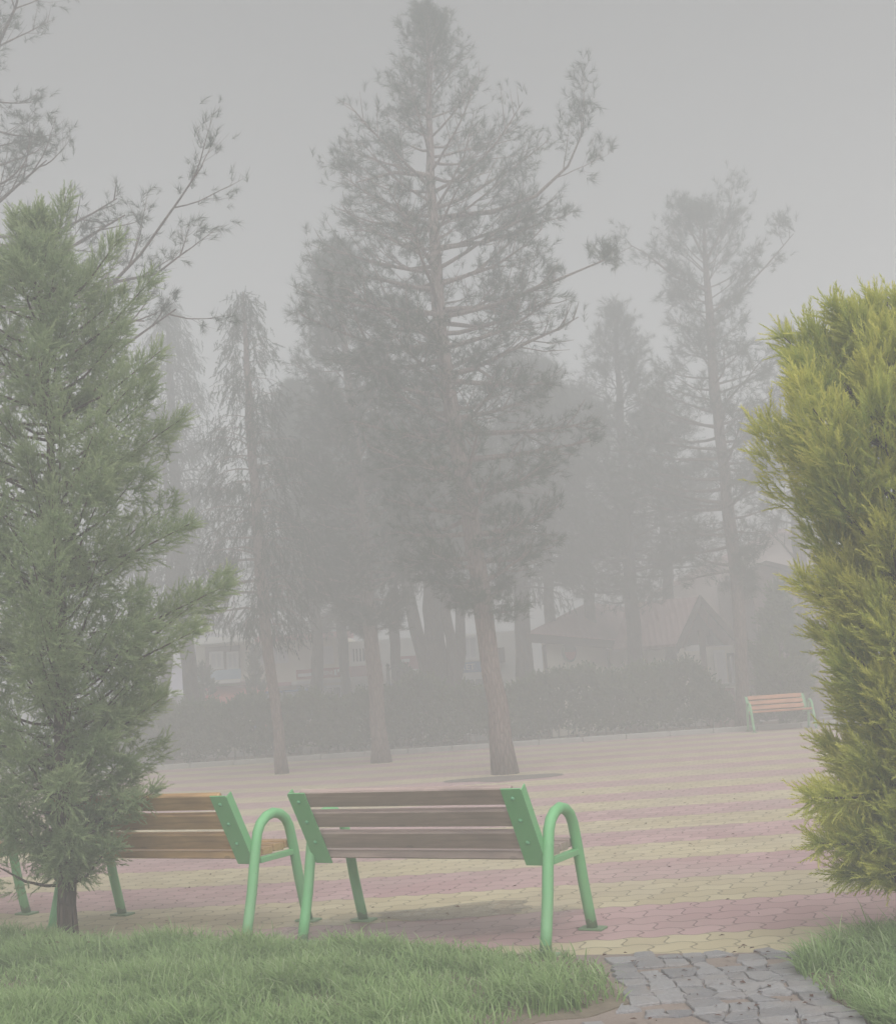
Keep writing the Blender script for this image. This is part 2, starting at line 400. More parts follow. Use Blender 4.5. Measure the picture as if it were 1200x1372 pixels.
ROW = .166; PH = 6.15
def paver_material():
    m, nt, out = mat('striped_interlocking_pavers'); v = objco(nt)
    s = nt.nodes.new('ShaderNodeSeparateXYZ'); L(nt, v, s.inputs[0]); x, y = s.outputs[0], s.outputs[1]
    xm = math_(nt, 'MINIMUM', x, 0.0); xm = math_(nt, 'MAXIMUM', xm, -6.0)
    yw = math_(nt, 'SUBTRACT', y, math_(nt, 'MULTIPLY', math_(nt, 'MULTIPLY', xm, xm), .036))
    u = math_(nt, 'DIVIDE', x, .205)
    wob = math_(nt, 'SUBTRACT', noise(nt, 2.0, v, 2), .5)
    vv = math_(nt, 'DIVIDE', math_(nt, 'SUBTRACT', yw, PH), ROW)
    vv = math_(nt, 'ADD', vv, math_(nt, 'MULTIPLY', math_(nt, 'SINE', math_(nt, 'MULTIPLY', u, 2 * math.pi)), .11))
    vv = math_(nt, 'ADD', vv, math_(nt, 'MULTIPLY', wob, .12))
    rowi = math_(nt, 'FLOOR', vv); fv = math_(nt, 'SUBTRACT', vv, rowi)
    uo = math_(nt, 'ADD', math_(nt, 'ADD', u, math_(nt, 'MULTIPLY', rowi, .5)), math_(nt, 'MULTIPLY', math_(nt, 'SINE', math_(nt, 'MULTIPLY', fv, 2 * math.pi)), .09))
    ui = math_(nt, 'FLOOR', uo); fu = math_(nt, 'SUBTRACT', uo, ui)
    ed = math_(nt, 'MINIMUM', math_(nt, 'MULTIPLY', math_(nt, 'MINIMUM', fv, math_(nt, 'SUBTRACT', 1.0, fv)), ROW),
               math_(nt, 'MULTIPLY', math_(nt, 'MINIMUM', fu, math_(nt, 'SUBTRACT', 1.0, fu)), .205))
    joint = ramp(nt, math_(nt, 'DIVIDE', ed, .010), [(.22, (1, 1, 1)), (.75, (0, 0, 0))])
    stripe = math_(nt, 'MODULO', math_(nt, 'ADD', math_(nt, 'FLOOR', math_(nt, 'DIVIDE', vv, 5.0)), 40.0), 2.0)   # 0 = pink
    wn = nt.nodes.new('ShaderNodeTexWhiteNoise'); wn.noise_dimensions = '2D'
    cv = nt.nodes.new('ShaderNodeCombineXYZ'); L(nt, ui, cv.inputs[0]); L(nt, rowi, cv.inputs[1]); L(nt, cv.outputs[0], wn.inputs[0])
    pink = mix(nt, wn.outputs[0], (.45, .275, .27), (.55, .36, .35))
    yel = mix(nt, wn.outputs[0], (.50, .42, .255), (.60, .52, .33))
    c = mix(nt, stripe, pink, yel)
    g1 = noise(nt, 220, v, 2); c = mix(nt, math_(nt, 'MULTIPLY', g1, .28), c, (.24, .20, .18))
    st = noise(nt, 1.1, v, 7, .62); c = mix(nt, ramp(nt, st, [(.44, (0, 0, 0)), (.76, (.42, .42, .42))]), c, (.30, .25, .225))
    st2 = noise(nt, .35, v, 5, .6); c = mix(nt, ramp(nt, st2, [(.45, (0, 0, 0)), (.75, (.38, .38, .38))]), c, (.50, .42, .33))
    wet = None
    dx = math_(nt, 'SUBTRACT', x, -.30); dy = math_(nt, 'SUBTRACT', y, 6.85)
    dd = math_(nt, 'ADD', math_(nt, 'POWER', math_(nt, 'DIVIDE', dx, .95), 2.0), math_(nt, 'POWER', math_(nt, 'DIVIDE', dy, .52), 2.0))
    dd = math_(nt, 'ADD', dd, math_(nt, 'MULTIPLY', math_(nt, 'SUBTRACT', noise(nt, 3.5, v, 4), .5), 1.6))
    wet = ramp(nt, dd, [(.62, (1, 1, 1)), (1.05, (0, 0, 0))])
    c = mix(nt, wet, c, mix(nt, .30, c, (.08, .065, .05), 'MIX'))
    c = mix(nt, math_(nt, 'MULTIPLY', joint, .46), c, (.085, .068, .055))
    h = math_(nt, 'SUBTRACT', math_(nt, 'MULTIPLY', g1, .12), joint)
    rough = math_(nt, 'SUBTRACT', .72, math_(nt, 'MULTIPLY', wet, .45))
    finish(nt, out, c, rough, bump(nt, h, .7, .006), .35)
    return m
M['paver'] = paver_material()
far_l, far_r = gp(190, 1029), gp(1090, 979)
YF = (far_l[1] + far_r[1]) / 2
grid_obj('plaza', -16, 16, -4, YF, 0.0, M['paver'])
# kerb at the far edge of the plaza
M['kerb'] = simple('kerb_concrete', (.34, .33, .30), .85, .25, 8)
kb = MB()
for i in range(36): kb.box((-16 + .9 * i, YF + .08, .03), (.885, .14, .14), None, .012)
tag(kb.obj('kerb', M['kerb']), kind='structure')
M['soil'] = simple('bare_soil', (.16, .115, .085), .95, .4, 9, .1, .6)
grid_obj('planting_bed', -16, 16, YF + .16, YF + 4.2, -.02, M['soil'])

# puddle with an uneven outline
m, nt, out = mat('puddle_water'); v = objco(nt)
fr = N(nt, 'ShaderNodeFresnel', IOR=1.36); gl = N(nt, 'ShaderNodeBsdfGlossy', Roughness=.02); tr = nt.nodes.new('ShaderNodeBsdfTransparent')
tr.inputs[0].default_value = (.97, .96, .95, 1); mx = nt.nodes.new('ShaderNodeMixShader')
bn = bump(nt, noise(nt, 6, v, 2), .35, .02); L(nt, bn, gl.inputs['Normal'])
L(nt, fr.outputs[0], mx.inputs[0]); L(nt, tr.outputs[0], mx.inputs[1]); L(nt, gl.outputs[0], mx.inputs[2]); L(nt, mx.outputs[0], out.inputs['Surface']); M['water'] = m
def blob(name, cx, cy, rx_, ry_, z, m, seed, n=64, rough=.28):
    g = np.random.default_rng(seed); ph = g.uniform(0, 6.28, 6)
    V = [(cx, cy, z)]
    for k in range(n):
        a = 2 * math.pi * k / n
        r = 1 + rough * sum(math.sin((j + 2) * a + ph[j]) / (j + 1.6) for j in range(6))
        V.append((cx + rx_ * r * math.cos(a), cy + ry_ * r * math.sin(a), z))
    me = bpy.data.meshes.new(name); me.from_pydata(V, [], [(0, k + 1, (k + 1) % n + 1) for k in range(n)]); me.materials.append(m)
    o = bpy.data.objects.new(name, me); col.objects.link(o); return o
pc = gp(625, 1216)
tag(blob('puddle', pc[0] - .05, pc[1] - .12, .52, .20, .004, M['water'], 5), kind='structure')
# damp earth round the foot of the big pine
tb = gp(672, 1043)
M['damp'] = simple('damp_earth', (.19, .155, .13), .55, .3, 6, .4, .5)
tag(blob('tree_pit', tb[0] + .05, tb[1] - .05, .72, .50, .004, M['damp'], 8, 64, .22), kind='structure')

# lawn outlines, from the edge seen in the photo
def poly(px): return [tuple(gp(x, y)[:2]) for x, y in px]
LAWN_L = [(-9, 8.6), (-5, 7.4)] + poly([(-60, 1259), (60, 1265), (200, 1270), (300, 1273), (400, 1275), (500, 1274), (600, 1276), (690, 1281), (770, 1286), (806, 1297), (815, 1315), (838, 1345), (800, 1362), (700, 1376)]) + [(-.05, 4.2), (-.6, 3.2), (-.7, -2), (-9, -2)]
LAWN_R = poly([(1360, 1225), (1250, 1252), (1180, 1262), (1120, 1272), (1076, 1290), (1066, 1306), (1092, 1330), (1135, 1352), (1165, 1378)]) + [(1.5, 3.6), (1.6, -2), (6, -2), (6, 5.0)]
def inside(p, pts):
    x, y = pts[:, 0], pts[:, 1]; r = np.zeros(len(pts), bool); n = len(p)
    for i in range(n):
        (x0, y0), (x1, y1) = p[i], p[(i + 1) % n]
        if y0 == y1: continue
        k = ((y0 > y) != (y1 > y)) & (x < (x1 - x0) * (y - y0) / (y1 - y0) + x0); r ^= k
    return r
def edge_dist(p, pts):
    d = np.full(len(pts), 1e9); n = len(p)
    for i in range(n):
        a = np.array(p[i]); b = np.array(p[(i + 1) % n]); ab = b - a
        t = np.clip(((pts - a) @ ab) / (ab @ ab), 0, 1); d = np.minimum(d, np.linalg.norm(pts - a - t[:, None] * ab, axis=1))
    return d
M['turf'] = simple('turf_soil', (.20, .165, .12), .95, .35, 12, .1, .8)
def lawn(name, p):
    g = np.random.default_rng(len(p)); q = []
    for i in range(len(p)):
        a, b = np.array(p[i]), np.array(p[(i + 1) % len(p)]); k = max(1, int(np.linalg.norm(b - a) / .07))
        for j in range(k): q.append(tuple(a + (b - a) * j / k + g.normal(0, .012, 2)))
    p = q
    me = bpy.data.meshes.new(name); n = len(p)
    V = [(x, y, .009) for x, y in p] + [(x, y, -.01) for x, y in p]
    me.from_pydata(V, [], [tuple(range(n))] + [(i, i + n, (i + 1) % n + n, (i + 1) % n) for i in range(n)]); me.materials.append(M['turf'])
    o = bpy.data.objects.new(name, me); col.objects.link(o); return tag(o, kind='structure')
lawn('lawn', LAWN_L); lawn('lawn_ground', LAWN_R)
def lump(x, y): return np.sin(x * 5.1 + 1.3 * np.sin(y * 4.3)) * np.sin(y * 6.2 + 1.7 * np.sin(x * 3.1)) 
def grass(name, p, box, dens, seed, hscale=1.0):
    g = np.random.default_rng(seed)
    x0, x1, y0, y1 = box; n = int((x1 - x0) * (y1 - y0) * dens)
    q = np.stack([g.uniform(x0, x1, n), g.uniform(y0, y1, n)], 1)
    # blades come in tussocks
    nc = int((x1 - x0) * (y1 - y0) * 95); cc = np.stack([g.uniform(x0, x1, nc), g.uniform(y0, y1, nc)], 1); own = g.integers(0, nc, n)
    isT = g.random(n) < .72; q[isT] = cc[own[isT]] + g.normal(0, .045, (isT.sum(), 2))
    idx = np.arange(n); k0 = inside(p, q); q = q[k0]; idx = idx[k0]; n = len(q)
    ed = edge_dist(p, q); lm = lump(q[:, 0], q[:, 1])
    keep = g.random(n) < np.clip(.6 + ed * 4, 0, 1) * np.where((q[:, 0] > -.2) & (q[:, 1] < 5.75) & (q[:, 0] < 1.0), np.clip(.12 + ed * 2.2, 0, 1), 1) * np.clip(.8 + .5 * lm, .25, 1); q, ed, lm, idx = q[keep], ed[keep], lm[keep], idx[keep]; n = len(q)
    tus = np.zeros(n); ch = g.random(nc)
    hc = ch[own[idx]] * isT[idx]; h = .86 * (.06 + .055 * g.random(n) ** 1.5 + .07 * hc ** 2 + .032 * lm + .03 * np.sin(q[:, 0] * 2.3 + 2 * np.sin(q[:, 1] * 1.9)) + .05 * (g.random(n) < .05)) * hscale; h *= np.clip(.75 + ed * 3, .75, 1)
    az = g.uniform(0, 2 * math.pi, n) ; az = np.where(g.random(n) < .45, g.normal(2.4, .9, n) + lm * 1.2, az)
    lean = g.uniform(.2, 1.1, n) + .6 * (g.random(n) < .3)
    dv = np.stack([np.cos(az), np.sin(az)], 1); sv = np.stack([-np.sin(az), np.cos(az)], 1)
    tw = g.normal(0, .6, n); sv = sv * np.cos(tw)[:, None] + dv * np.sin(tw)[:, None]
    w = g.uniform(.0016, .0046, n)
    V = np.zeros((n, 7, 3))
    for k, (t, ww) in enumerate(((0, 1), (.4, .9), (.75, .6), (1, 0))):
        r = (lean * h * t ** 1.8)[:, None] * dv; z = .006 + h * (t - .28 * lean * t ** 3)
        if k < 3:
            V[:, 2 * k, :2] = q + r - sv * (w * ww)[:, None]; V[:, 2 * k + 1, :2] = q + r + sv * (w * ww)[:, None]; V[:, 2 * k, 2] = z; V[:, 2 * k + 1, 2] = z
        else: V[:, 6, :2] = q + r; V[:, 6, 2] = z
    b = (np.arange(n) * 7)[:, None]
    Fc = np.concatenate([b + np.array([[0, 1, 3]]), b + np.array([[0, 3, 2]]), b + np.array([[2, 3, 5]]), b + np.array([[2, 5, 4]]), b + np.array([[4, 5, 6]])])
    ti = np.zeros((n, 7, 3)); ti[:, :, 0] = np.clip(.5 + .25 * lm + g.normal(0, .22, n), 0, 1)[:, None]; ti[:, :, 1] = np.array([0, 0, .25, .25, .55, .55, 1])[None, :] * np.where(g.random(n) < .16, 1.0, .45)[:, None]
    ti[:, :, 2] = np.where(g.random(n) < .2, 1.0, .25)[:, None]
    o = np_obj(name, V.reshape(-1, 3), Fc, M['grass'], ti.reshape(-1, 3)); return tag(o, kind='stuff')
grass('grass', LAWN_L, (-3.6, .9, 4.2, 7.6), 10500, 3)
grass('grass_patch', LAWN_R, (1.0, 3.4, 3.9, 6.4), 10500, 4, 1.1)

# trodden dirt and the stone path
m, nt, out = mat('trodden_dirt'); v = objco(nt)
n = noise(nt, 4, v, 6); n2 = noise(nt, 55, v, 4, .7)
finish(nt, out, mix(nt, n2, ramp(nt, n, [(.3, (.17, .125, .10)), (.7, (.27, .21, .175))]), (.30, .245, .21)), .85, bump(nt, n2, .6, .012)); M['dirt'] = m
DIRT = poly([(770, 1281), (900, 1279), (1090, 1277), (1150, 1274), (1230, 1268)]) + [(1.9, 4.2), (1.8, -1.5), (-.9, -1.5), (-.9, 3.4)] + poly([(600, 1378), (690, 1368), (790, 1330)])
me = bpy.data.meshes.new('dirt'); me.from_pydata([(x, y, .004) for x, y in DIRT], [], [tuple(range(len(DIRT)))]); me.materials.append(M['dirt'])
do = bpy.data.objects.new('dirt', me); col.objects.link(do); tag(do, kind='structure')
m, nt, out = mat('path_stone'); v = objco(nt)
a = N(nt, 'ShaderNodeAttribute', attribute_name='tint'); s = nt.nodes.new('ShaderNodeSeparateColor'); L(nt, a.outputs['Color'], s.inputs[0])
n = noise(nt, 7, v, 6, .6); n2 = noise(nt, 70, v, 4, .6)
c = mix(nt, s.outputs[0], (.20, .19, .195), (.33, .315, .315))
c = mix(nt, ramp(nt, n, [(.45, (0, 0, 0)), (.75, (.7, .7, .7))]), c, (.33, .28, .25))
c = mix(nt, math_(nt, 'MULTIPLY', n2, .3), c, (.17, .165, .17))
finish(nt, out, c, ramp(nt, n, [(.35, (.38, .38, .38)), (.7, (.75, .75, .75))]), bump(nt, math_(nt, 'ADD', n, math_(nt, 'MULTIPLY', n2, .6)), .9, .016), .35); M['stone'] = m
def stones():
    g = np.random.default_rng(21); V = []; Fc = []; T = []
    x0, y0 = .15, 2.6; nx, ny = 19, 35; cw, chh = .110, .100
    J = {}
    for j in range(ny + 1):
        for i in range(nx + 1):
            J[i, j] = np.array([x0 + cw * (i + (.5 if j % 2 else 0) * 0) + g.normal(0, .020), y0 + chh * j + g.normal(0, .015)])
    ptsR = np.array(LAWN_R); 
    for j in range(ny):
        off = 0
        for i in range(nx):
            q = [J[i, j], J[i + 1, j], J[i + 1, j + 1], J[i, j + 1]]
            if j % 3 == 1 and i + 1 < nx and g.random() < .3: continue
            c = sum(q) / 4
            cl = np.array([c])
            if inside(LAWN_L, cl)[0] or inside(LAWN_R, cl)[0] or not inside(DIRT, cl)[0]: continue
            if edge_dist(LAWN_L, cl)[0] < .05 and g.random() < .6: continue
            if c[1] < 4.95 and c[0] < .75 + (4.95 - c[1]) * .1 and g.random() < .75: continue
            if c[1] > 5.45 + .0 * c[0]: 
                if g.random() < .25: continue
            gap = g.uniform(.03, .08); z = .011 + g.uniform(0, .007); tilt = g.normal(0, .008, 2)
            ring = []
            for k in range(4):
                a, b = q[k], q[(k + 1) % 4]
                for t in (.05, .5, .95): ring.append(a + (b - a) * t + g.normal(0, .006, 2))
            ring = np.array(ring); ring = c + (ring - c) * (1 - gap)
            b0 = len(V); tn = g.random()
            for sc_, zz in ((1.0, -.012), (.99, z - .004), (.95, z)):
                for p in ring:
                    r = c + (p - c) * sc_; V.append((r[0], r[1], zz + (r - c) @ tilt * (0 if zz < 0 else 1))); T.append((tn, tn, tn))
            for lev in range(2):
                for k in range(12): a = b0 + lev * 12; Fc.append((a + k, a + (k + 1) % 12, a + 12 + (k + 1) % 12, a + 12 + k))
            Fc.append(tuple(b0 + 24 + k for k in range(12)))
    me = bpy.data.meshes.new('stone_path'); me.from_pydata(V, [], Fc); me.materials.append(M['stone'])
    at_ = me.attributes.new('tint', 'FLOAT_COLOR', 'POINT'); r = np.ones((len(V), 4), np.float32); r[:, :3] = T; at_.data.foreach_set('color', r.ravel())
    o = bpy.data.objects.new('stone_path', me); col.objects.link(o); tag(o, kind='structure')
stones()
# small grass tufts and dead leaves between the stones, and litter on the pavers
def litter():
    g = np.random.default_rng(31); V = []; Fc = []; T = []
    spots = [(g.uniform(-4, 5), g.uniform(5.7, 14), .006) for _ in range(260)] + [(g.uniform(.3, 1.9), g.uniform(4.2, 5.75), .02) for _ in range(120)]
    lb = gp(75, 1285); spots += [(lb[0] + g.normal(0, .12), lb[1] + g.normal(0, .10), .075 + g.uniform(0, .03)) for _ in range(28)]
    for x, y, z in spots:
        a = g.uniform(0, 6.28); l = g.uniform(.006, .018); w = l * g.uniform(.3, .6); ca, sa = math.cos(a), math.sin(a); b = len(V)
        for u, q, dz in ((-1, 0, 0), (0, 1, .004), (1, 0, .002), (0, -1, .006)):
            V.append((x + u * l * ca - q * w * sa, y + u * l * sa + q * w * ca, z + dz * g.uniform(.3, 1.5))); T.append((g.random(), .3, .5))
        Fc.append((b, b + 1, b + 2, b + 3))
    o = np_obj('fallen_leaves', np.array(V), np.array(Fc), M['russet'], np.array(T)); tag(o, kind='stuff')
litter()

# ------------------------------------------------------------------ benches (seen from behind, seat faces +y)
BL = 1.40
def make_bench():
    root = thing('park_bench', '', 'bench', (0, 0, 0))
    for s in (-1, 1):
        x = s * BL / 2
        prof = [(-.300, 0), (-.262, .12), (-.222, .26), (-.188, .42), (-.172, .49), (-.152, .56), (-.120, .605), (-.066, .637), (0, .650), (.066, .637), (.120, .605), (.152, .56), (.174, .49), (.192, .42), (.228, .26), (.268, .12), (.305, 0)]
        leg = MB().tube([(x, y, z) for y, z in prof], .0285, 14).obj('arch_leg', M['paint'], root, True)
        for y in (-.300, .305):
            MB().box((x, y, .006), (.13, .09, .012), None, .003).obj('foot_plate', M['paint'], leg)
        # back bracket: angle iron seen from behind, leaning back
        p0 = Vector((s * (BL / 2 - .075), -.165, .395)); p1 = Vector((s * (BL / 2 - .075), -.395, .785))
        d = (p1 - p0); ang = math.atan2(-d.y, d.z); rot = Matrix.Rotation(ang, 3, 'X'); c = (p0 + p1) / 2
        br = MB().box(c, (.105, .006, d.length), rot).box(c + rot @ Vector((s * .0555, .022, 0)), (.006, .05, d.length - .012), rot).obj('back_bracket', M['paint'], root)
        for t in (.31, .60, .885):
            q = p0 + d * t + rot @ Vector((0, -.006, 0))
            MB().tube([q, q + rot @ Vector((0, -.004, 0)), q + rot @ Vector((0, -.009, 0))], [.011, .011, .006], 10).obj('bolt', M['bolt'], br, True)
        MB().box((x - s * .005, .02, .410), (.04, .33, .03), None, .004).obj('seat_rail', M['paint'], root)
    p0 = Vector((0, -.165, .395)); p1 = Vector((0, -.395, .785)); d = p1 - p0; rot = Matrix.Rotation(math.atan2(-d.y, d.z), 3, 'X')
    for i, t in enumerate((.31, .60, .885)):
        c = p0 + d * t + rot @ Vector((0, .026, 0))
        MB().box((0, 0, 0), (BL - .165, .036, .098), rot @ Matrix.Rotation(0, 3, 'X'), .006).obj('back_slat', M['old_wood'], root, loc=c)
    for i, y in enumerate((-.135, -.025, .085, .195)):
        MB().box((0, 0, 0), (BL - .05, .098, .042), Matrix.Rotation(-.04, 3, 'X'), .006).obj('seat_slat', M['old_wood'], root, loc=(0, y, .442 + .004 * i))
    return root
bench = make_bench()
def restyle(o, m):
    for ch in [k for k in bpy.data.objects if k.parent == o]:
        if ch.name.startswith(('back_slat', 'seat_slat')):
            ch.data = ch.data.copy(); ch.data.materials[0] = m
def place(o, feet, rz, label):
    a = np.mean([gp(*f) for f in feet], axis=0); o.location = (a[0], a[1], 0); o.rotation_euler.z = rz; o['label'] = label; o['group'] = 'green framed park benches round the plaza'
RZ = R(-28)
b2 = copy_tree(bench); restyle(b2, M['new_wood']); b3 = copy_tree(bench); restyle(b3, M['new_wood']); b4 = copy_tree(bench); restyle(b4, M['far_wood'])
place(bench, [(727, 1282), (800, 1243), (399, 1264), (487, 1237)], RZ, 'green tubular bench with dark weathered slats, its back to us, behind the puddle')
place(b2, [(322, 1262), (410, 1236), (165, 1229), (75, 1252)], R(-26.5), 'green tubular bench with orange brown varnished slats, partly behind the young juniper')
rf = gp(36, 1225); b3.rotation_euler.z = R(-27); b3['group'] = bench['group']
dv = Matrix.Rotation(R(-27), 3, 'Z') @ Vector((BL / 2, .305, 0)); b3.location = (rf[0] - dv.x, rf[1] - dv.y, 0)
b3['label'] = 'green tubular bench showing only its end legs beyond the young juniper'
fa, fb_ = at(1004, 960, YF - .5), at(1086, 955, YF - .5)
b4.location = ((fa[0] + fb_[0]) / 2, (fa[1] + fb_[1]) / 2, 0); b4.rotation_euler.z = R(180) + math.atan2(fb_[1] - fa[1], fb_[0] - fa[0]); 
k4 = np.linalg.norm(fb_ - fa) / BL; b4.scale = (k4, k4, k4)
b4['label'] = 'small far bench with orange slats facing us across the plaza, beside the golden thuja'; b4['group'] = bench['group']

# ------------------------------------------------------------------ trees
NBACK = 'trees behind the clipped hedge'
Ym = gp(677, 1037)[1]
conifer('pine_tree', 'tallest pine in the middle with bent trunk and ragged top, standing in the paving', 'tree',
    [(677, 1037, 29), (668, 960, 27), (655, 870, 26), (640, 760, 25), (622, 650, 24), (606, 560, 22), (592, 460, 20), (582, 340, 17), (577, 220, 12), (575, 110, 7), (573, 8, 2.5)],
    [(830, 40, 50), (760, 90, 120), (690, 120, 160), (620, 130, 185), (540, 170, 195), (460, 205, 180), (400, 200, 215), (370, 190, 225), (330, 185, 165), (290, 180, 165), (240, 165, 210), (205, 125, 195), (180, 105, 150), (150, 75, 115), (100, 68, 105), (60, 48, 62), (25, 26, 26), (6, 6, 6)],
    Ym, 'pine', 'bark_pink', 'pine', nb=120, sub=12, per=8, airy=.62, lat=.5, leafsize=.16, seed=5, thick=.055, inner=.28,
    limbs=[[(582, 292), (660, 292), (715, 280), (755, 250), (772, 215)], [(586, 332), (650, 332), (720, 316)], [(592, 415), (660, 418), (730, 395), (800, 372)], [(577, 235), (530, 240), (480, 262)], [(600, 460), (560, 430), (525, 470)], [(606, 500), (640, 500), (668, 525)], [(594, 430), (560, 445), (520, 455)]])
Y2 = gp(378, 1037)[1]
conifer('cedar_tree', 'slim conifer with hanging twigs and pale foot, leftmost of three trunks in the paving', 'tree',
    [(378, 1037, 15), (370, 950, 14), (360, 870, 15), (352, 780, 15), (345, 690, 14), (336, 580, 12), (330, 480, 8), (325, 390, 2.5)],
    [(835, 45, 45), (810, 90, 75), (760, 105, 90), (720, 95, 90), (640, 80, 80), (560, 60, 62), (500, 48, 52), (460, 36, 42), (420, 18, 20), (392, 6, 6)],
    Y2, 'hang', 'bark_pink', 'spruce', nb=105, sub=9, per=7, airy=.7, leafsize=.20, seed=7, thick=.035)
Y3 = gp(510, 1022)[1]
conifer('pine_tree', 'straight pine with pale pinkish trunk between the slim conifer and the tallest pine', 'tree',
    [(511, 1022, 22), (505, 940, 21), (497, 850, 20), (490, 760, 18), (480, 640, 16), (468, 520, 12), (458, 420, 7), (452, 340, 2.5)],
    [(850, 40, 40), (790, 90, 80), (720, 100, 90), (640, 100, 95), (560, 95, 100), (480, 85, 90), (420, 70, 70), (370, 45, 45), (335, 12, 12)],
    Y3, 'pine', 'bark_pink', 'pine', nb=125, sub=9, per=8, airy=.5, leafsize=.19, seed=9, thick=.04)
Yh = YF
conifer('pine_tree', 'pine with forked open crown beside the far bench at the end of the hedge', 'tree',
    [(994, 962, 17), (990, 860, 17), (984, 750, 17), (970, 630, 16), (958, 520, 14), (950, 410, 11), (945, 340, 7), (942, 285, 2.5)],
    [(800, 45, 8), (760, 90, 18), (715, 125, 45), (680, 150, 95), (640, 165, 110), (560, 140, 110), (500, 95, 90), (440, 65, 70), (400, 75, 75), (360, 105, 95), (335, 110, 105), (305, 60, 60), (290, 35, 30), (280, 8, 8)],
    Yh + .3, 'pine', 'bark_pine', 'pine', nb=96, sub=8, per=7, airy=.35, leafsize=.20, seed=13, thick=.045,
    limbs=[[(950, 420), (985, 400), (1020, 365), (1050, 330)], [(948, 390), (900, 375), (860, 350), (838, 345)], [(946, 350), (960, 320), (972, 290)], [(945, 350), (925, 320), (905, 305)]])
conifer('pine_tree', 'narrow pine with whitewashed foot in front of the cream house roof', 'tree',
    [(852, 985, 24), (850, 880, 20), (843, 760, 17), (836, 640, 14), (830, 540, 10), (826, 470, 6), (824, 412, 2)],
    [(820, 50, 50), (780, 110, 90), (720, 140, 115), (660, 120, 105), (600, 100, 95), (540, 75, 80), (490, 52, 58), (450, 32, 32), (415, 8, 8)],
    Yh + 2.6, 'pine', 'bark_wash', 'pine', nb=96, sub=8, per=7, airy=.4, leafsize=.20, seed=15, thick=.04)
conifer('pine_tree', 'thin pine with one long bare side branch in front of the brown brick building', 'tree',
    [(1085, 975, 20), (1078, 830, 18), (1070, 730, 16), (1062, 620, 13), (1056, 520, 8), (1052, 440, 3)],
    [(720, 40, 40), (680, 80, 60), (620, 80, 70), (560, 60, 60), (500, 40, 40), (445, 8, 8)],
    Yh + 3.4, 'pine', 'bark_pine', 'pine', nb=34, sub=7, per=5, leafsize=.19, seed=17, thick=.04, limbs=[[(1068, 752), (1042, 728), (1022, 716), (1000, 722)]])
def back_tree(label, trunk, ext, dY, seed, leaf='spruce', style='hang', forks=(), nb=84, per=7, group=None):
    ext = [(y, a * 1.25, b * 1.25) for y, a, b in ext]
    return conifer('conifer_tree', label, 'tree', trunk, ext, Yh + dY, style, 'bark_wash', leaf, nb=nb, sub=8, per=per, leafsize=.23, seed=seed, thick=.04, forks=forks, group=group)
back_tree('stout dark trunk with whitewashed foot behind the hedge, nearest the young juniper', [(262, 1010, 22), (257, 930, 21), (248, 850, 20), (240, 740, 17), (233, 620, 13), (228, 500, 9), (224, 410, 3)],
    [(815, 50, 50), (780, 70, 70), (720, 75, 70), (640, 65, 60), (560, 55, 50), (480, 40, 35), (415, 8, 8)], 2.5, 21)
back_tree('thin leaning trunk at the end of the hedge beside the young juniper', [(205, 1015, 14), (215, 950, 14), (226, 890, 13), (230, 800, 12), (225, 700, 9), (220, 600, 5), (218, 540, 2)],
    [(815, 40, 40), (770, 60, 50), (700, 60, 50), (620, 45, 40), (545, 8, 8)], 2.0, 23, nb=40)
back_tree('slightly curved trunk behind the hedge in front of the red shop sign', [(415, 1005, 17), (422, 930, 17), (428, 870, 16), (420, 800, 14), (408, 700, 12), (402, 600, 8), (398, 520, 3)],
    [(830, 40, 50), (785, 65, 60), (720, 75, 70), (640, 65, 60), (570, 45, 45), (525, 8, 8)], 3.2, 25, 'pine', 'pine')
back_tree('thick twin stemmed tree behind the hedge, one stem leaning away to the lamp post', [(592, 1000, 33), (588, 925, 31), (582, 850, 28), (577, 760, 24), (572, 660, 18), (570, 570, 10), (568, 500, 3)],
    [(750, 50, 50), (730, 85, 75), (690, 90, 85), (620, 80, 75), (550, 50, 50), (505, 8, 8)], 1.8, 27, forks=[[(585, 960, 20), (572, 900, 19), (556, 840, 18), (542, 770, 15), (530, 690, 10), (524, 620, 5)]])
back_tree('tree forking above a whitewashed foot, in front of the blue market sign', [(614, 995, 20), (612, 935, 19), (611, 905, 19), (603, 870, 15), (597, 810, 13), (593, 730, 11), (590, 640, 7), (588, 560, 3)],
    [(750, 30, 60), (725, 50, 75), (690, 60, 85), (640, 60, 75), (590, 35, 40), (562, 8, 8)], 1.2, 29, 'pine', 'pine', forks=[[(611, 908, 17), (617, 875, 15), (616, 820, 13), (614, 740, 11), (616, 660, 7)]])
back_tree('pair of close straight dark trunks behind the hedge, beside the wall of the cream house', [(700, 995, 17), (698, 915, 15), (696, 830, 14), (693, 730, 12), (690, 620, 9), (688, 465, 4)],
    [(785, 35, 50), (765, 80, 95), (720, 95, 105), (650, 90, 105), (560, 75, 85), (500, 40, 40), (470, 8, 8)], 2.4, 31, forks=[[(714, 990, 15), (711, 920, 13), (705, 850, 12), (702, 780, 10), (700, 700, 7)]])
back_tree('dark conifer crown closing the gap between the tallest pine and the narrow pine', [(745, 1000, 18), (740, 900, 16), (735, 790, 14), (728, 680, 11), (724, 580, 7), (722, 490, 3)],
    [(790, 45, 50), (750, 75, 85), (690, 80, 80), (610, 65, 70), (550, 40, 45), (495, 8, 8)], 4.2, 33, 'pine', 'pine')
back_tree('dark conifer crown between the straight pine and the twin stemmed tree', [(535, 1005, 18), (531, 910, 15), (527, 820, 14), (522, 720, 12), (518, 620, 8), (516, 540, 3)],
    [(760, 40, 40), (735, 65, 60), (700, 75, 70), (640, 65, 65), (580, 40, 40), (545, 8, 8)], 4.6, 35)
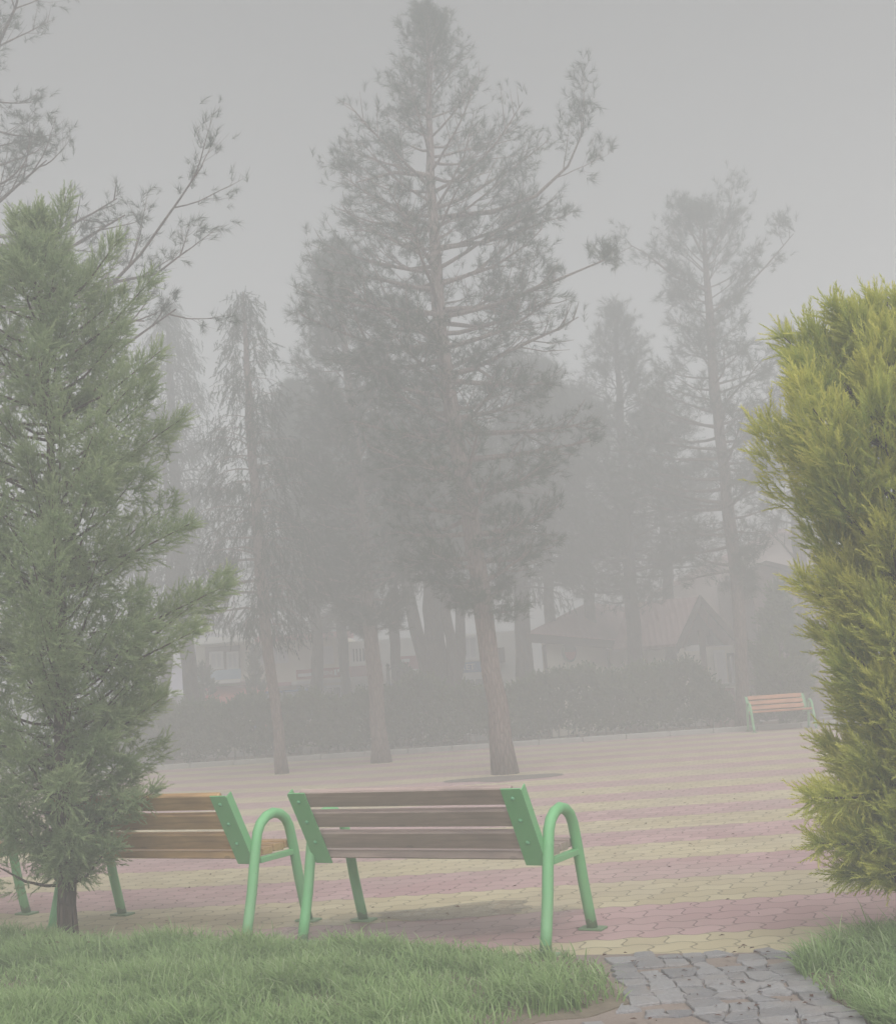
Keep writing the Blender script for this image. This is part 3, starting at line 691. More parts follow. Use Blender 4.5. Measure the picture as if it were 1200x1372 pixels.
back_tree('dark conifer crown between the slim conifer and the straight pine', [(470, 1005, 16), (463, 910, 14), (456, 820, 13), (448, 720, 11), (442, 620, 7), (440, 520, 3)],
    [(850, 40, 40), (790, 65, 60), (720, 75, 70), (640, 65, 65), (570, 40, 40), (525, 8, 8)], 5.0, 37, 'pine', 'pine')
back_tree('faint dark conifer crown farthest back between the narrow pine and the forked pine', [(905, 990, 18), (900, 890, 16), (895, 780, 14), (888, 680, 11), (882, 600, 7), (880, 530, 3)],
    [(765, 45, 50), (740, 75, 70), (700, 85, 75), (630, 70, 70), (580, 40, 45), (535, 8, 8)], 5.4, 43, 'pine', 'pine', per=4)
back_tree('faint dark conifer crown farthest back, just past the lower limbs of the tallest pine', [(800, 995, 18), (795, 890, 16), (788, 780, 14), (780, 690, 11), (775, 600, 7), (772, 520, 3)],
    [(800, 45, 50), (760, 75, 80), (700, 85, 85), (630, 70, 70), (570, 40, 45), (525, 8, 8)], 5.8, 45, 'pine', 'pine', per=4)
# tall pine whose limbs reach in at the edge of the photo, behind the young juniper
conifer('pine_tree', 'large pine behind the young juniper, its long limbs reaching in high up', 'tree',
    [(-58, 1165, 46), (-55, 1000, 42), (-52, 800, 38), (-48, 600, 34), (-44, 400, 28), (-40, 200, 20), (-36, 20, 12), (-32, -140, 4)],
    [(560, 120, 130), (480, 200, 215), (420, 240, 270), (370, 240, 270), (310, 200, 190), (250, 150, 120), (200, 130, 100), (120, 130, 115), (60, 120, 120), (10, 110, 95), (-60, 70, 60), (-130, 10, 10)],
    14.0, 'pine', 'bark_pine', 'pine', nb=50, sub=9, per=4, leafsize=.13, seed=41, thick=.04, keep=.85,
    limbs=[[(-45, 470), (60, 445), (150, 415), (210, 370), (265, 312), (300, 280)], [(-44, 420), (60, 420), (150, 400), (230, 395), (275, 375)], [(-40, 150), (0, 90), (40, 40), (60, 20)], [(-40, 300), (10, 280), (50, 265), (90, 250)], [(-46, 570), (80, 530), (180, 480), (255, 440)], [(-46, 530), (60, 485), (150, 445), (215, 455)], [(-44, 400), (60, 370), (130, 340), (190, 320)]])

def clump_tree(name, label, base_px, axis, ext, Y, leaf, protos, seed, nclump, per, size, droop=0.0, trunk_w=24, up=1.0, bark='bark_dark', align=1.0, wisps=(), thin=0.0):
    """small garden conifer: flame-shaped clumps of feathery sprays on limbs. ext: [(py, left_px, right_px)] from the axis."""
    global rng
    rng = np.random.default_rng(seed)
    mpp = Y / F; b0 = gp(*base_px); b0[2] = 0
    ax = np.array([at(x, y, Y) for x, y in axis]) - b0; ax[0] = 0
    ax[1:, 1] += 0
    root = thing(name, label, 'tree', tuple(b0)); mb = MB()
    zz = np.linspace(0, ax[-1, 2], 22); fine = np.stack([np.interp(zz, ax[:, 2], ax[:, k]) for k in range(3)], 1)
    fine[1:, :2] += rng.normal(0, .010, (21, 2)); fine[0, 2] -= .06
    rr = np.interp(zz, [0, ax[-1, 2]], [trunk_w * mpp / 2, .006]); rr[0] *= 1.2
    mb.tube(fine, list(rr), 12)
    ez = np.array([at(axis[-1][0] if y < axis[-1][1] else np.interp(y, [a[1] for a in axis[::-1]], [a[0] for a in axis[::-1]]), y, Y)[2] for y, _, _ in ext])
    o_ = np.argsort(ez); el = np.array([a for _, a, _ in ext])[o_] * mpp; er = np.array([b for _, _, b in ext])[o_] * mpp; ez = ez[o_]
    P, D, S, A, B = [], [], [], [], []
    for i in range(nclump):
        z = ez[0] + (ez[-1] - ez[0]) * ((i + rng.uniform(0, 1)) / nclump) ** 1.0
        az = i * 2.39996 + rng.normal(0, .3); c = math.cos(az)
        r = (np.interp(z, ez, er) * (1 + c) / 2 + np.interp(z, ez, el) * (1 - c) / 2)
        shell = rng.uniform(.62, 1.06) if rng.random() < .74 else rng.uniform(.25, .65)
        tone = rng.uniform(.1, .9)
        t = (z - ez[0]) / (ez[-1] - ez[0])
        a3 = np.array([np.interp(z, fine[:, 2], fine[:, k]) for k in range(3)])
        tip = a3 + np.array([math.cos(az), math.sin(az), 0]) * r * shell; tip[2] = z
        zb = max(.28 * ez[-1] * 0 + ez[0] * .75, z - r * .75 * up); st = np.array([np.interp(zb, fine[:, 2], fine[:, k]) for k in range(3)])
        mid = st + (tip - st) * .55 + np.array([0, 0, -.12 * r]) 
        mb.tube([st, st + (mid - st) * .5 + np.array([0, 0, -.04 * r]), mid, tip], [.011, .009, .007, .002], 5, False)
        out = np.array([math.cos(az), math.sin(az), 0]); gdir = out * (.75 - .35 * t) + np.array([0, 0, up * (.55 + .7 * t)]) + rng.normal(0, .12, 3); gdir /= np.linalg.norm(gdir)
        cl = r * rng.uniform(.42, .78) + .08
        cw = cl * rng.uniform(.20, .34)
        n = int(per * rng.uniform(.7, 1.25) * (.5 + .5 * r / er.max()) * (1 - thin * t))
        s_ = rng.uniform(0, 1, n) ** .8; q = rng.normal(0, 1, (n, 3)); q -= (q @ gdir)[:, None] * gdir; q /= np.maximum(np.linalg.norm(q, axis=1, keepdims=True), 1e-6)
        rad = cw * np.sin(np.clip(.25 + s_ * .95, 0, 1.2) * math.pi * .78) * np.sqrt(rng.uniform(.15, 1, n))
        pos = tip + gdir * (cl * (s_ - .72))[:, None] + q * rad[:, None]; pos[:, 2] -= droop * rad
        dd = gdir * align + q * (.85 * (1.05 - s_))[:, None] + rng.normal(0, .22 + .3 * (1 - align), (n, 3))
        P.append(pos); D.append(dd); S.append(size * rng.uniform(.5, 1.0, n) * np.where(rng.random(n) < .18, 1.6, 1.05)); A.append(np.clip(tone + rng.normal(0, .14, n), 0, 1)); B.append(np.clip(tone * .8 + rng.normal(.1, .25, n), 0, 1))
    for (sx, sy), (ex, ey), dy in wisps:                 # longer branches that stand out of the crown
        a_ = at(sx, sy, Y) - b0; e_ = at(ex, ey, Y + dy) - b0; v_ = e_ - a_; ln_ = np.linalg.norm(v_); g_ = v_ / ln_
        m_ = (a_ + e_) / 2 + np.array([0, 0, -.06 * ln_]); mb.tube([a_, m_, e_], [.010, .007, .002], 5, False)
        n = int(per * .9); s_ = rng.uniform(.25, 1.02, n); q = rng.normal(0, 1, (n, 3)); q -= (q @ g_)[:, None] * g_; q /= np.maximum(np.linalg.norm(q, axis=1, keepdims=True), 1e-6)
        pos = a_ + v_ * s_[:, None] + np.array([0, 0, -.05 * ln_]) * np.sin(s_ * math.pi)[:, None] + q * (rng.uniform(.1, 1, n) * .14 * ln_ * np.sin(np.clip(s_, 0, 1) ** .7 * math.pi * .92))[:, None]
        tone = rng.uniform(.4, .9)
        P.append(pos); D.append(g_ * .8 + q * .6 + np.array([0, 0, .3]) + rng.normal(0, .3, (n, 3))); S.append(size * rng.uniform(.6, 1.2, n)); A.append(np.clip(tone + rng.normal(0, .14, n), 0, 1)); B.append(np.clip(tone + rng.normal(0, .25, n), 0, 1))
    V, Fc, TI = scatter_leaves(np.concatenate(P), np.concatenate(D), np.concatenate(S), protos, np.concatenate(A), np.concatenate(B))
    mb.obj('trunk', M[bark], root, True)
    np_obj('crown', V, Fc, M[leaf], TI, root)
    return root
Yj = gp(92, 1264)[1]
clump_tree('juniper_tree', 'young green juniper on a short bare trunk in the lawn, in front of the benches', (92, 1264), [(92, 1264), (90, 1160), (84, 1000), (78, 800), (68, 600), (58, 430), (50, 285)],
    [(1165, 60, 60), (1140, 95, 90), (1090, 105, 108), (1040, 115, 118), (990, 120, 108), (930, 130, 118), (880, 150, 150), (830, 160, 180), (800, 165, 215), (785, 165, 205), (740, 160, 150), (690, 160, 150), (640, 165, 165), (590, 160, 140), (530, 150, 135), (470, 145, 140), (410, 115, 110), (360, 70, 62), (320, 32, 26), (285, 6, 6)],
    Yj, 'juniper', JUNI_P, 51, 185, 215, .095, .15, 25, .6, 'bark_pine', .5, [((120, 850), (302, 785), .1), ((110, 900), (262, 845), -.2), ((100, 640), (245, 560), .2), ((90, 480), (205, 372), .1), ((95, 760), (258, 700), -.3), ((100, 1000), (225, 930), -.1), ((90, 1110), (205, 1062), -.2), ((75, 420), (160, 320), -.1), ((60, 380), (88, 262), .1), ((50, 400), (20, 290), 0), ((80, 560), (215, 470), -.2), ((80, 760), (35, 610), -.45), ((80, 720), (80, 555), -.45), ((80, 700), (10, 560), -.4), ((78, 820), (70, 660), -.5)], .2)
Yg = 5.55
clump_tree('thuja_tree', 'golden yellow green thuja of upright flame shaped sprays beside the stone path', (1238, 1248), [(1238, 1248), (1236, 1190), (1225, 1000), (1212, 800), (1200, 600), (1192, 500), (1190, 398)],
    [(1180, 55, 70), (1155, 92, 110), (1120, 98, 130), (1080, 106, 150), (1040, 94, 150), (1000, 96, 150), (900, 90, 150), (820, 90, 150), (740, 106, 160), (660, 130, 170), (600, 155, 170), (560, 152, 165), (500, 132, 150), (465, 122, 130), (440, 85, 95), (425, 40, 50), (415, 15, 15)],
    Yg, 'gold', GOLD_P, 53, 170, 170, .115, .0, 30, 1.0, 'bark_dark', .85, [((1200, 1050), (1086, 1070), -.2), ((1210, 1120), (1098, 1130), -.1), ((1195, 700), (1036, 578), .1), ((1190, 560), (1050, 452), 0), ((1195, 490), (1112, 412), -.1), ((1195, 500), (1172, 408), .1), ((1200, 860), (1075, 780), 0), ((1215, 1150), (1130, 1172), 0)])
Yo = Yh + 1.6
clump_tree('thuja_bush', 'cone shaped olive green thuja behind the far bench', (1046, 970), [(1046, 970), (1045, 900), (1043, 840), (1041, 785)],
    [(960, 40, 40), (930, 42, 42), (890, 38, 38), (850, 27, 27), (815, 14, 14), (788, 3, 3)], YF + .75, 'olive', BUSH_P, 57, 80, 60, .20, 0, 6, 1.2)

# hedge along the far kerb
def hedge():
    g = np.random.default_rng(61); global rng; rng = np.random.default_rng(62)
    prof = [(140, 962), (215, 950), (250, 952), (300, 950), (330, 940), (360, 945), (400, 938), (440, 938), (480, 942), (520, 925), (545, 916), (575, 912), (605, 925), (640, 930), (680, 928), (720, 915), (745, 900), (775, 905), (800, 902), (830, 905), (870, 900), (900, 890), (930, 898), (960, 925), (985, 945), (992, 965)]
    Y0 = YF + .45
    xs = np.array([at(x, y, Y0 + .3)[0] for x, y in prof]); hs_ = np.array([at(x, y, Y0 + .3)[2] for x, y in prof])
    n = 14000; x = g.uniform(xs[0], xs[-1], n); bump_ = .10 * np.sin(x * 5.3) + .07 * np.sin(x * 11.7 + 1)
    top = np.interp(x, xs, hs_) + bump_ * .8 - .05; k = g.random(n); y = np.empty(n); z = np.empty(n); D = np.empty((n, 3))
    lowb = .16 + .10 * np.maximum(0, np.sin(x * 3.7 + .6)) + .05 * np.sin(x * 9.1)
    dep = 1.1
    fr = k < .52; y[fr] = Y0 + .10 * np.sin(x[fr] * 4.4) + .10 * np.sin(x[fr] * 9.7 + 2) + np.abs(g.normal(0, .12, fr.sum())); z[fr] = lowb[fr] + (top - lowb)[fr] * g.uniform(0, 1, fr.sum())
    D[fr] = np.stack([g.normal(0, .5, fr.sum()), g.normal(-.7, .4, fr.sum()), g.normal(.6, .35, fr.sum())], 1)
    tp = (k >= .52) & (k < .8); y[tp] = Y0 + g.uniform(0, dep, tp.sum()); z[tp] = top[tp] - np.abs(g.normal(0, .10, tp.sum())); D[tp] = np.stack([g.normal(0, .45, tp.sum()), g.normal(-.1, .4, tp.sum()), g.normal(1, .25, tp.sum())], 1)
    bk = k >= .8; y[bk] = Y0 + g.uniform(.2, dep, bk.sum()); z[bk] = lowb[bk] + .1 + (top - lowb - .1)[bk] * g.uniform(0, 1, bk.sum()); D[bk] = g.normal(0, 1, (bk.sum(), 3)) + np.array([0, .3, .4])
    tone = np.clip(.45 + .35 * np.sin(x * 1.9 + 1) + g.normal(0, .2, n), 0, 1)
    S = g.uniform(.15, .30, n)
    root = thing('hedge', 'long dark uneven hedge along the far kerb of the plaza', 'hedge', (0, Y0, 0))
    P = np.stack([x, y - Y0, z], 1)
    V, Fc, TI = scatter_leaves(P, D, S, BUSH_P, tone, np.clip(tone + g.normal(0, .2, n), 0, 1))
    np_obj('foliage', V, Fc, M['hedge'], TI, root)
    xx = xs[0] + .1
    while xx < xs[-1]:
        y0 = g.uniform(.1, .9); hh = np.interp(xx, xs, hs_) * .75
        MB().tube([(xx, y0, -.03), (xx + g.normal(0, .03), y0, hh * .5), (xx + g.normal(0, .08), y0, hh)], [.024, .017, .006], 5, False).obj('stem', M['bark_wash'], root, True); xx += g.uniform(.13, .27)
hedge()
def young(label, px, py, top, wpx, Y, seed, n=24):
    b = at(px, py, Y)
    t = clump_tree('young_conifer', label, (px, py), [(px, py), (px, (py + top) / 2), (px - 3, top)], [(py - 12, wpx, wpx), ((py + top) / 2, wpx * .75, wpx * .75), (top + 15, wpx * .25, wpx * .25), (top, 2, 2)], Y, 'hedge', BUSH_P, seed, n, 40, .20, 0, 4, 1.1)
    return t
for lab, px, top, wpx, sd_ in (('small dark pointed conifer rising from the hedge just beside the stout whitewashed trunk', 274, 893, 24, 71), ('small dark pointed conifer rising from the hedge just beside the slim conifer trunk', 343, 868, 20, 73), ('pale young conifer rising from the hedge between the lamp post and the twin stemmed tree', 547, 896, 22, 75)):
    Yy = YF + 1.3; gy = 686 + 0; py = 1018 - (px - 274) * .06
    Yy = gp(px, py - 4)[1]
    young(lab, px, py - 4, top, wpx, Yy, sd_)

# ------------------------------------------------------------------ buildings, cars and street things
M['cream'] = simple('cream_plaster', (.74, .70, .58), .85, .10, 1.5)
M['cream_pale'] = simple('pale_plaster', (.78, .77, .72), .85, .08, 1.5)
M['lilac'] = simple('lilac_plaster', (.46, .44, .52), .85, .10, 1.5)
M['brown_wall'] = simple('brown_recess', (.20, .15, .13), .85, .15, 2)
M['white'] = simple('white_frame', (.72, .72, .70), .5, .06, 4)
M['dark'] = simple('dark_brown_timber', (.055, .04, .032), .7, .25, 8)
M['steel'] = simple('dark_steel', (.03, .032, .034), .5, .2, 8)
M['red'] = simple('red_board', (.32, .035, .04), .55, .12, 3)
M['red_awning'] = simple('faded_red_awning', (.55, .14, .11), .8, .15, 4)
M['rose'] = simple('rose_board', (.50, .22, .23), .6, .12, 3)
M['blue'] = simple('blue_board', (.07, .20, .42), .5, .1, 3)
M['rail'] = simple('blue_glass_panel', (.36, .47, .55), .3, .1, 3, .5)
M['curtain'] = simple('white_curtain', (.60, .60, .62), .9, .12, 9)
M['letter'] = simple('white_lettering', (.80, .80, .78), .5, .03, 4)
m, nt, out = mat('window_glass'); finish(nt, out, (.06, .07, .08), .08, None, .6); M['glass'] = m
def roof_mat(name, lo, hi):
    m, nt, out = mat(name); v = objco(nt)
    wv = N(nt, 'ShaderNodeTexWave', Scale=2.2, Distortion=.6); wv.bands_direction = 'X'; L(nt, v, wv.inputs['Vector'])
    n = noise(nt, 2.5, v, 5)
    finish(nt, out, mix(nt, n, lo, hi), .75, bump(nt, wv.outputs['Fac'], .5, .03)); return m
M['roof'] = roof_mat('weathered_pink_tiles', (.30, .19, .18), (.44, .30, .29))
m, nt, out = mat('brown_brick'); v = objco(nt)
br = N(nt, 'ShaderNodeTexBrick', Scale=7.0); L(nt, mapping(nt, v, (1, 1, 1)), br.inputs[0])
sx = nt.nodes.new('ShaderNodeSeparateXYZ'); L(nt, v, sx.inputs[0]); cx = nt.nodes.new('ShaderNodeCombineXYZ'); L(nt, math_(nt, 'ADD', sx.outputs[0], sx.outputs[1]), cx.inputs[0]); L(nt, sx.outputs[2], cx.inputs[1]); L(nt, cx.outputs[0], br.inputs[0])
br.inputs['Color1'].default_value = (.11, .06, .05, 1); br.inputs['Color2'].default_value = (.17, .095, .08, 1); br.inputs['Mortar'].default_value = (.26, .22, .2, 1)
finish(nt, out, br.outputs[0], .9, bump(nt, br.outputs['Fac'], .3, .01)); M['brick'] = m

def X(px, py, Y): return at(px, py, Y)[0]
def Z(px, py, Y): return at(px, py, Y)[2]
def wbox(mb, x0, x1, ytop, ybot, Y, d, out_=0.0):      # upright box from photo pixels at distance Y, d deep behind its face
    xm, ym = (x0 + x1) / 2, (ytop + ybot) / 2
    a, b = X(x0, ym, Y), X(x1, ym, Y); z1, z0 = Z(xm, ytop, Y), Z(xm, ybot, Y)
    mb.box(((a + b) / 2, Y - out_ + d / 2, (z0 + z1) / 2), (b - a, d, z1 - z0)); return mb
def text(word, size, loc, parent, m, name='lettering', depth=.01):
    cu = bpy.data.curves.new(name, 'FONT'); cu.body = word; cu.size = size; cu.extrude = depth; cu.align_x = 'CENTER'; cu.align_y = 'CENTER'
    t = bpy.data.objects.new(name, cu); col.objects.link(t)
    dg = bpy.context.evaluated_depsgraph_get(); me = bpy.data.meshes.new_from_object(t.evaluated_get(dg)); bpy.data.objects.remove(t)
    me.materials.clear(); me.materials.append(m)
    o = bpy.data.objects.new(name, me); col.objects.link(o); o.rotation_euler = (R(90), 0, 0); o.location = loc; o.parent = parent; return o
def grounded(mb, x0, x1, ytop, Y, d, out_=0.0):
    xm = (x0 + x1) / 2; a, b = X(x0, ytop, Y), X(x1, ytop, Y); z1 = Z(xm, ytop, Y)
    mb.box(((a + b) / 2, Y - out_ + d / 2, (z1 - .05) / 2), (b - a, d, z1 + .05)); return mb
def window(root, x0, x1, ytop, ybot, Y, bars=0, frame='white', pane='glass'):
    xm, ym = (x0 + x1) / 2, (ytop + ybot) / 2
    a, b = X(x0, ym, Y), X(x1, ym, Y); z1, z0 = Z(xm, ytop, Y), Z(xm, ybot, Y); t = .06
    mb = MB(); mb.box(((a + b) / 2, Y - .03, z1 - t / 2), (b - a, .08, t)).box(((a + b) / 2, Y - .03, z0 + t / 2), (b - a, .08, t))
    for k in range(bars + 2): mb.box((a + t / 2 + (b - a - t) * k / (bars + 1), Y - .03, (z0 + z1) / 2), (t if k in (0, bars + 1) else .035, .07, z1 - z0 - 2 * t))
    f = mb.obj('window', M[frame], root)
    MB().box(((a + b) / 2, Y - .015, (z0 + z1) / 2), (b - a - .02, .04, z1 - z0 - .02)).obj('pane', M[pane], f)

# shop building with flats above, beyond the hedge
YA = 33.0
A = thing('shop_building', 'long cream building with a balcony over a row of shops, beyond the hedge', 'building', (0, 0, 0))
mb = MB(); grounded(mb, 262, 460, 858, YA, 8); mb.obj('wall', M['cream'], A)
mb = MB(); grounded(mb, 462, 712, 852, YA + .3, 7.5); mb.obj('wall', M['cream_pale'], A)
wbox(MB(), 256, 345, 855, 863, YA, 1.6, .9).obj('roof_edge', M['cream_pale'], A)
wbox(MB(), 345, 470, 850, 857, YA, 1.4, .5).obj('roof_edge', M['rose'], A)
wbox(MB(), 276, 322, 866, 899, YA, .5, .10).obj('recess', M['brown_wall'], A)
window(A, 281, 300, 873, 897, YA - .11, 1, 'white', 'curtain'); window(A, 304, 320, 873, 897, YA - .11, 1, 'white', 'curtain')
b = wbox(MB(), 264, 332, 913, 917, YA, 1.3, 1.1).obj('balcony', M['cream_pale'], A)
mb = MB(); wbox(mb, 264, 332, 899, 912, YA, .05, 1.08)
mb.obj('railing', M['rail'], b)
window(A, 336, 386, 867, 890, YA, 7, 'white', 'curtain'); window(A, 430, 447, 866, 890, YA, 4, 'white', 'curtain'); window(A, 470, 500, 866, 889, YA, 5, 'white', 'glass'); window(A, 618, 640, 852, 884, YA + .2, 1, 'white', 'curtain'); window(A, 660, 676, 868, 888, YA + .2, 1, 'dark', 'glass')
wbox(MB(), 262, 392, 918, 923, YA, .5, .35).obj('cornice', M['rose'], A)
wbox(MB(), 392, 520, 909, 914, YA, .5, .30).obj('cornice', M['cream_pale'], A)
mb = MB(); wbox(mb, 286, 296, 928, 962, YA, .3, .12); mb.obj('pillar', M['red_awning'], A)
mb = MB(); wbox(mb, 322, 328, 928, 960, YA, .3, .12); mb.obj('pillar', M['red_awning'], A)
for x0, x1, y0 in ((297, 321, 931), (329, 362, 930), (398, 430, 918), (434, 470, 918), (474, 500, 916), (530, 556, 906), (600, 655, 908)):
    window(A, x0, x1, y0, y0 + 30, YA - .02, 2, 'white', 'glass')
def sign(label, x0, x1, ytop, ybot, m, cat='sign', Y=YA - .5, words=(), blocks=()):
    xm, ym = (x0 + x1) / 2, (ytop + ybot) / 2; a, b = X(x0, ym, Y), X(x1, ym, Y); z1, z0 = Z(xm, ytop, Y), Z(xm, ybot, Y)
    r = thing('shop_sign', label, cat, ((a + b) / 2, Y, (z0 + z1) / 2))
    MB().box((0, 0, 0), (b - a, .12, z1 - z0)).obj('board', M[m], r)
    for wd, u, s_ in words: text(wd, s_ * (z1 - z0), ((u - .5) * (b - a), -.075, 0), r, M['letter'])
    for u0, u1, v0, v1 in blocks: MB().box((((u0 + u1) / 2 - .5) * (b - a), -.07, ((v0 + v1) / 2 - .5) * (z1 - z0)), ((u1 - u0) * (b - a), .03, (v1 - v0) * (z1 - z0))).obj('emblem', M['letter'], r)
    return r
sign('dark red shop sign with white lettering and a white emblem behind the curved trunk', 397, 459, 896, 909, 'red', words=(('MINI', .66, .62),), blocks=((.04, .36, .28, .62), (.82, .87, .2, .8), (.89, .95, .5, .8)))
sign('faded rose shop sign beside the dark red one, half behind the straight pine', 462, 512, 892, 906, 'rose')
sign('rose red shop sign between the lamp post and the twin stemmed tree', 536, 562, 879, 897, 'rose', blocks=((.08, .5, .55, .8),))
sign('blue MARKET sign with white capitals behind the forked tree', 588, 645, 888, 902, 'blue', words=(('MARKET', .47, .80),))
aw = thing('shop_awning', 'faded red awning over the shop under the balcony', 'awning', (X(324, 925, YA), YA - .2, Z(324, 925, YA)))
a0, a1 = X(286, 925, YA), X(364, 925, YA); MB().prism([(-.9, -.16), (0, .12), (0, .06), (-.9, -.22)], 'x', -(a1 - a0) / 2, (a1 - a0) / 2).obj('canopy', M['red_awning'], aw)
MB().box((0, -.92, -.27), (a1 - a0, .02, .16)).obj('valance', M['red_awning'], aw)
A0 = thing('side_building', 'lilac grey building past the end of the cream one, behind the young juniper', 'building', (0, 0, 0))
mb = MB(); grounded(mb, 60, 256, 846, YA + 3, 6); mb.obj('wall', M['lilac'], A0)
window(A0, 222, 246, 868, 892, YA + 3, 1, 'white', 'curtain'); wbox(MB(), 60, 258, 930, 938, YA + 3, .4, .3).obj('ledge', M['white'], A0); wbox(MB(), 56, 259, 843, 848, YA + 3, 6.4, .2).obj('roof_edge', M['white'], A0)

# cream house with pink roof and timber porch
def rooftile(mb, a, b, c, d, th=.10):
    a, b, c, d = map(Vector, (a, b, c, d)); n = (b - a).cross(d - a).normalized() * th
    if n.z < 0: n = -n
    i = len(mb.v); mb.v += [tuple(p) for p in (a, b, c, d)] + [tuple(p + n) for p in (a, b, c, d)]
    mb.f += [(i + 3, i + 2, i + 1, i), (i + 4, i + 5, i + 6, i + 7)] + [(i + k, i + (k + 1) % 4, i + 4 + (k + 1) % 4, i + 4 + k) for k in range(4)]
    return mb
Y0, Y1 = 27.6, 31.4
P0 = at(712, 852, Y0); P1 = at(858, 868, Y1); zE = P0[2]
H = thing('house', 'low cream house with pink tiled roof and a timber gabled porch behind the hedge', 'house', (0, 0, 0))
d = np.array([P1[0] - P0[0], P1[1] - P0[1]]); ln = np.linalg.norm(d); d /= ln; nrm = np.array([.10, .995])      # the end wall runs straight away
def hp(u, v, z): z = z - .055 * u if z > 1 else z; q = P0[:2] + d * u + nrm * v; return (q[0], q[1], z)
mb = MB(); i = 0
def slab(mb, u0, u1, v0, v1, z0, z1):
    P = [hp(u0, v0, z0), hp(u1, v0, z0), hp(u1, v1, z0), hp(u0, v1, z0), hp(u0, v0, z1), hp(u1, v0, z1), hp(u1, v1, z1), hp(u0, v1, z1)]; i = len(mb.v); mb.v += P
    mb.f += [tuple(k + i for k in q) for q in ((0, 3, 2, 1), (4, 5, 6, 7), (0, 1, 5, 4), (1, 2, 6, 5), (2, 3, 7, 6), (3, 0, 4, 7))]; return mb
slab(mb, .35, ln, .45, 5.0, -.05, zE - .02).obj('wall', M['cream'], H)
mb = MB(); rz_ = zE + 1.05
rooftile(mb, hp(-.1, -.1, zE), hp(ln + .3, -.1, zE), hp(ln + .3, 2.7, rz_), hp(2.6, 2.7, rz_), .08)
rooftile(mb, hp(-.1, 5.5, zE), hp(-.1, -.1, zE), hp(2.6, 2.7, rz_), hp(2.6, 2.7, rz_), .08)
rooftile(mb, hp(ln + .3, 5.5, zE), hp(-.1, 5.5, zE), hp(2.6, 2.7, rz_), hp(ln + .3, 2.7, rz_), .08)
mb.obj('roof', M['roof'], H)
mb = MB(); slab(mb, -.12, ln, -.16, -.11, zE - .16, zE + .05); mb.obj('eave_board', M['dark'], H)
for u in (.4, 3.2, 6.2): mb = MB(); slab(mb, u, u + .12, .28, .44, -.05, zE - .17); mb.obj('post', M['dark'], H)
# porch wing: ridge runs along x, gable faces the plaza side
g0 = at(936, 803, 29.2); gl = at(908, 866, 28.8); gr = at(986, 852, 30.8)
rA = at(836, 829, 30.6); rA = np.array([rA[0], g0[1] + .6, g0[2] - .05])
ev = gl[2]
mb = MB()
rooftile(mb, (rA[0] - .6, gl[1] - .0, ev), tuple(gl), tuple(g0), (rA[0], rA[1], g0[2]), .08)
back_e = np.array([gr[0] + .1, gr[1] + .2, ev]); 
rooftile(mb, tuple(g0), (gr[0], gr[1], ev), (rA[0], gr[1] + 1.8, ev), (rA[0], rA[1], g0[2]), .08)
mb.obj('porch_roof', M['roof'], H)
def board(mb, a, b, w_=.22, t=.06):
    a, b = Vector(a), Vector(b); off = Vector((.0, -.05, 0)); dz = Vector((0, 0, w_)); tt = Vector((.02, -t, 0))
    i = len(mb.v); mb.v += [tuple(p) for p in (a + off, b + off, b + off - dz, a + off - dz, a + off + tt, b + off + tt, b + off + tt - dz, a + off + tt - dz)]
    mb.f += [tuple(k + i for k in q) for q in ((0, 1, 2, 3), (7, 6, 5, 4), (0, 4, 5, 1), (1, 5, 6, 2), (2, 6, 7, 3), (3, 7, 4, 0))]; return mb
mb = MB(); board(mb, g0 + np.array([0, 0, .1]), gl + np.array([-.05, 0, .05])); board(mb, g0 + np.array([0, 0, .1]), (gr[0] + .1, gr[1], ev + .05)); mb.obj('barge_board', M['dark'], H)
mb = MB(); i = 0
gm = (gl + gr) / 2
mb.v += [tuple(gl + np.array([.25, .3, 0])), (gr[0] - .2, gr[1] + .3, ev), tuple(g0 + np.array([.05, .55, -.25]))]; mb.v += [(a + .1, b + .25, c) for a, b, c in mb.v[:3]]
mb.f += [(0, 1, 2), (5, 4, 3), (0, 3, 4, 1), (1, 4, 5, 2), (2, 5, 3, 0)]; mb.obj('gable', M['dark'], H)
pp = at(940, 860, 28.95); MB().box((pp[0], pp[1], (ev + .3) / 2), (.13, .13, ev + .4)).obj('post', M['dark'], H)
mb = MB(); grounded(mb, 866, 1004, 862, 32.0, 4.5); mb.obj('wall', M['cream'], H)
wbox(MB(), 918, 945, 864, 872, 29.3, .2).obj('beam', M['white'], H)
window(H, 957, 972, 871, 922, 31.9, 0, 'white', 'curtain'); window(H, 975, 985, 875, 918, 31.9, 0, 'dark', 'curtain'); wbox(MB(), 953, 974, 856, 866, 32.0, .2, .12).obj('lintel', M['white'], H)
window(H, 884, 898, 884, 908, 31.9, 0, 'white', 'glass')
ps = at(738, 873, 28.4)
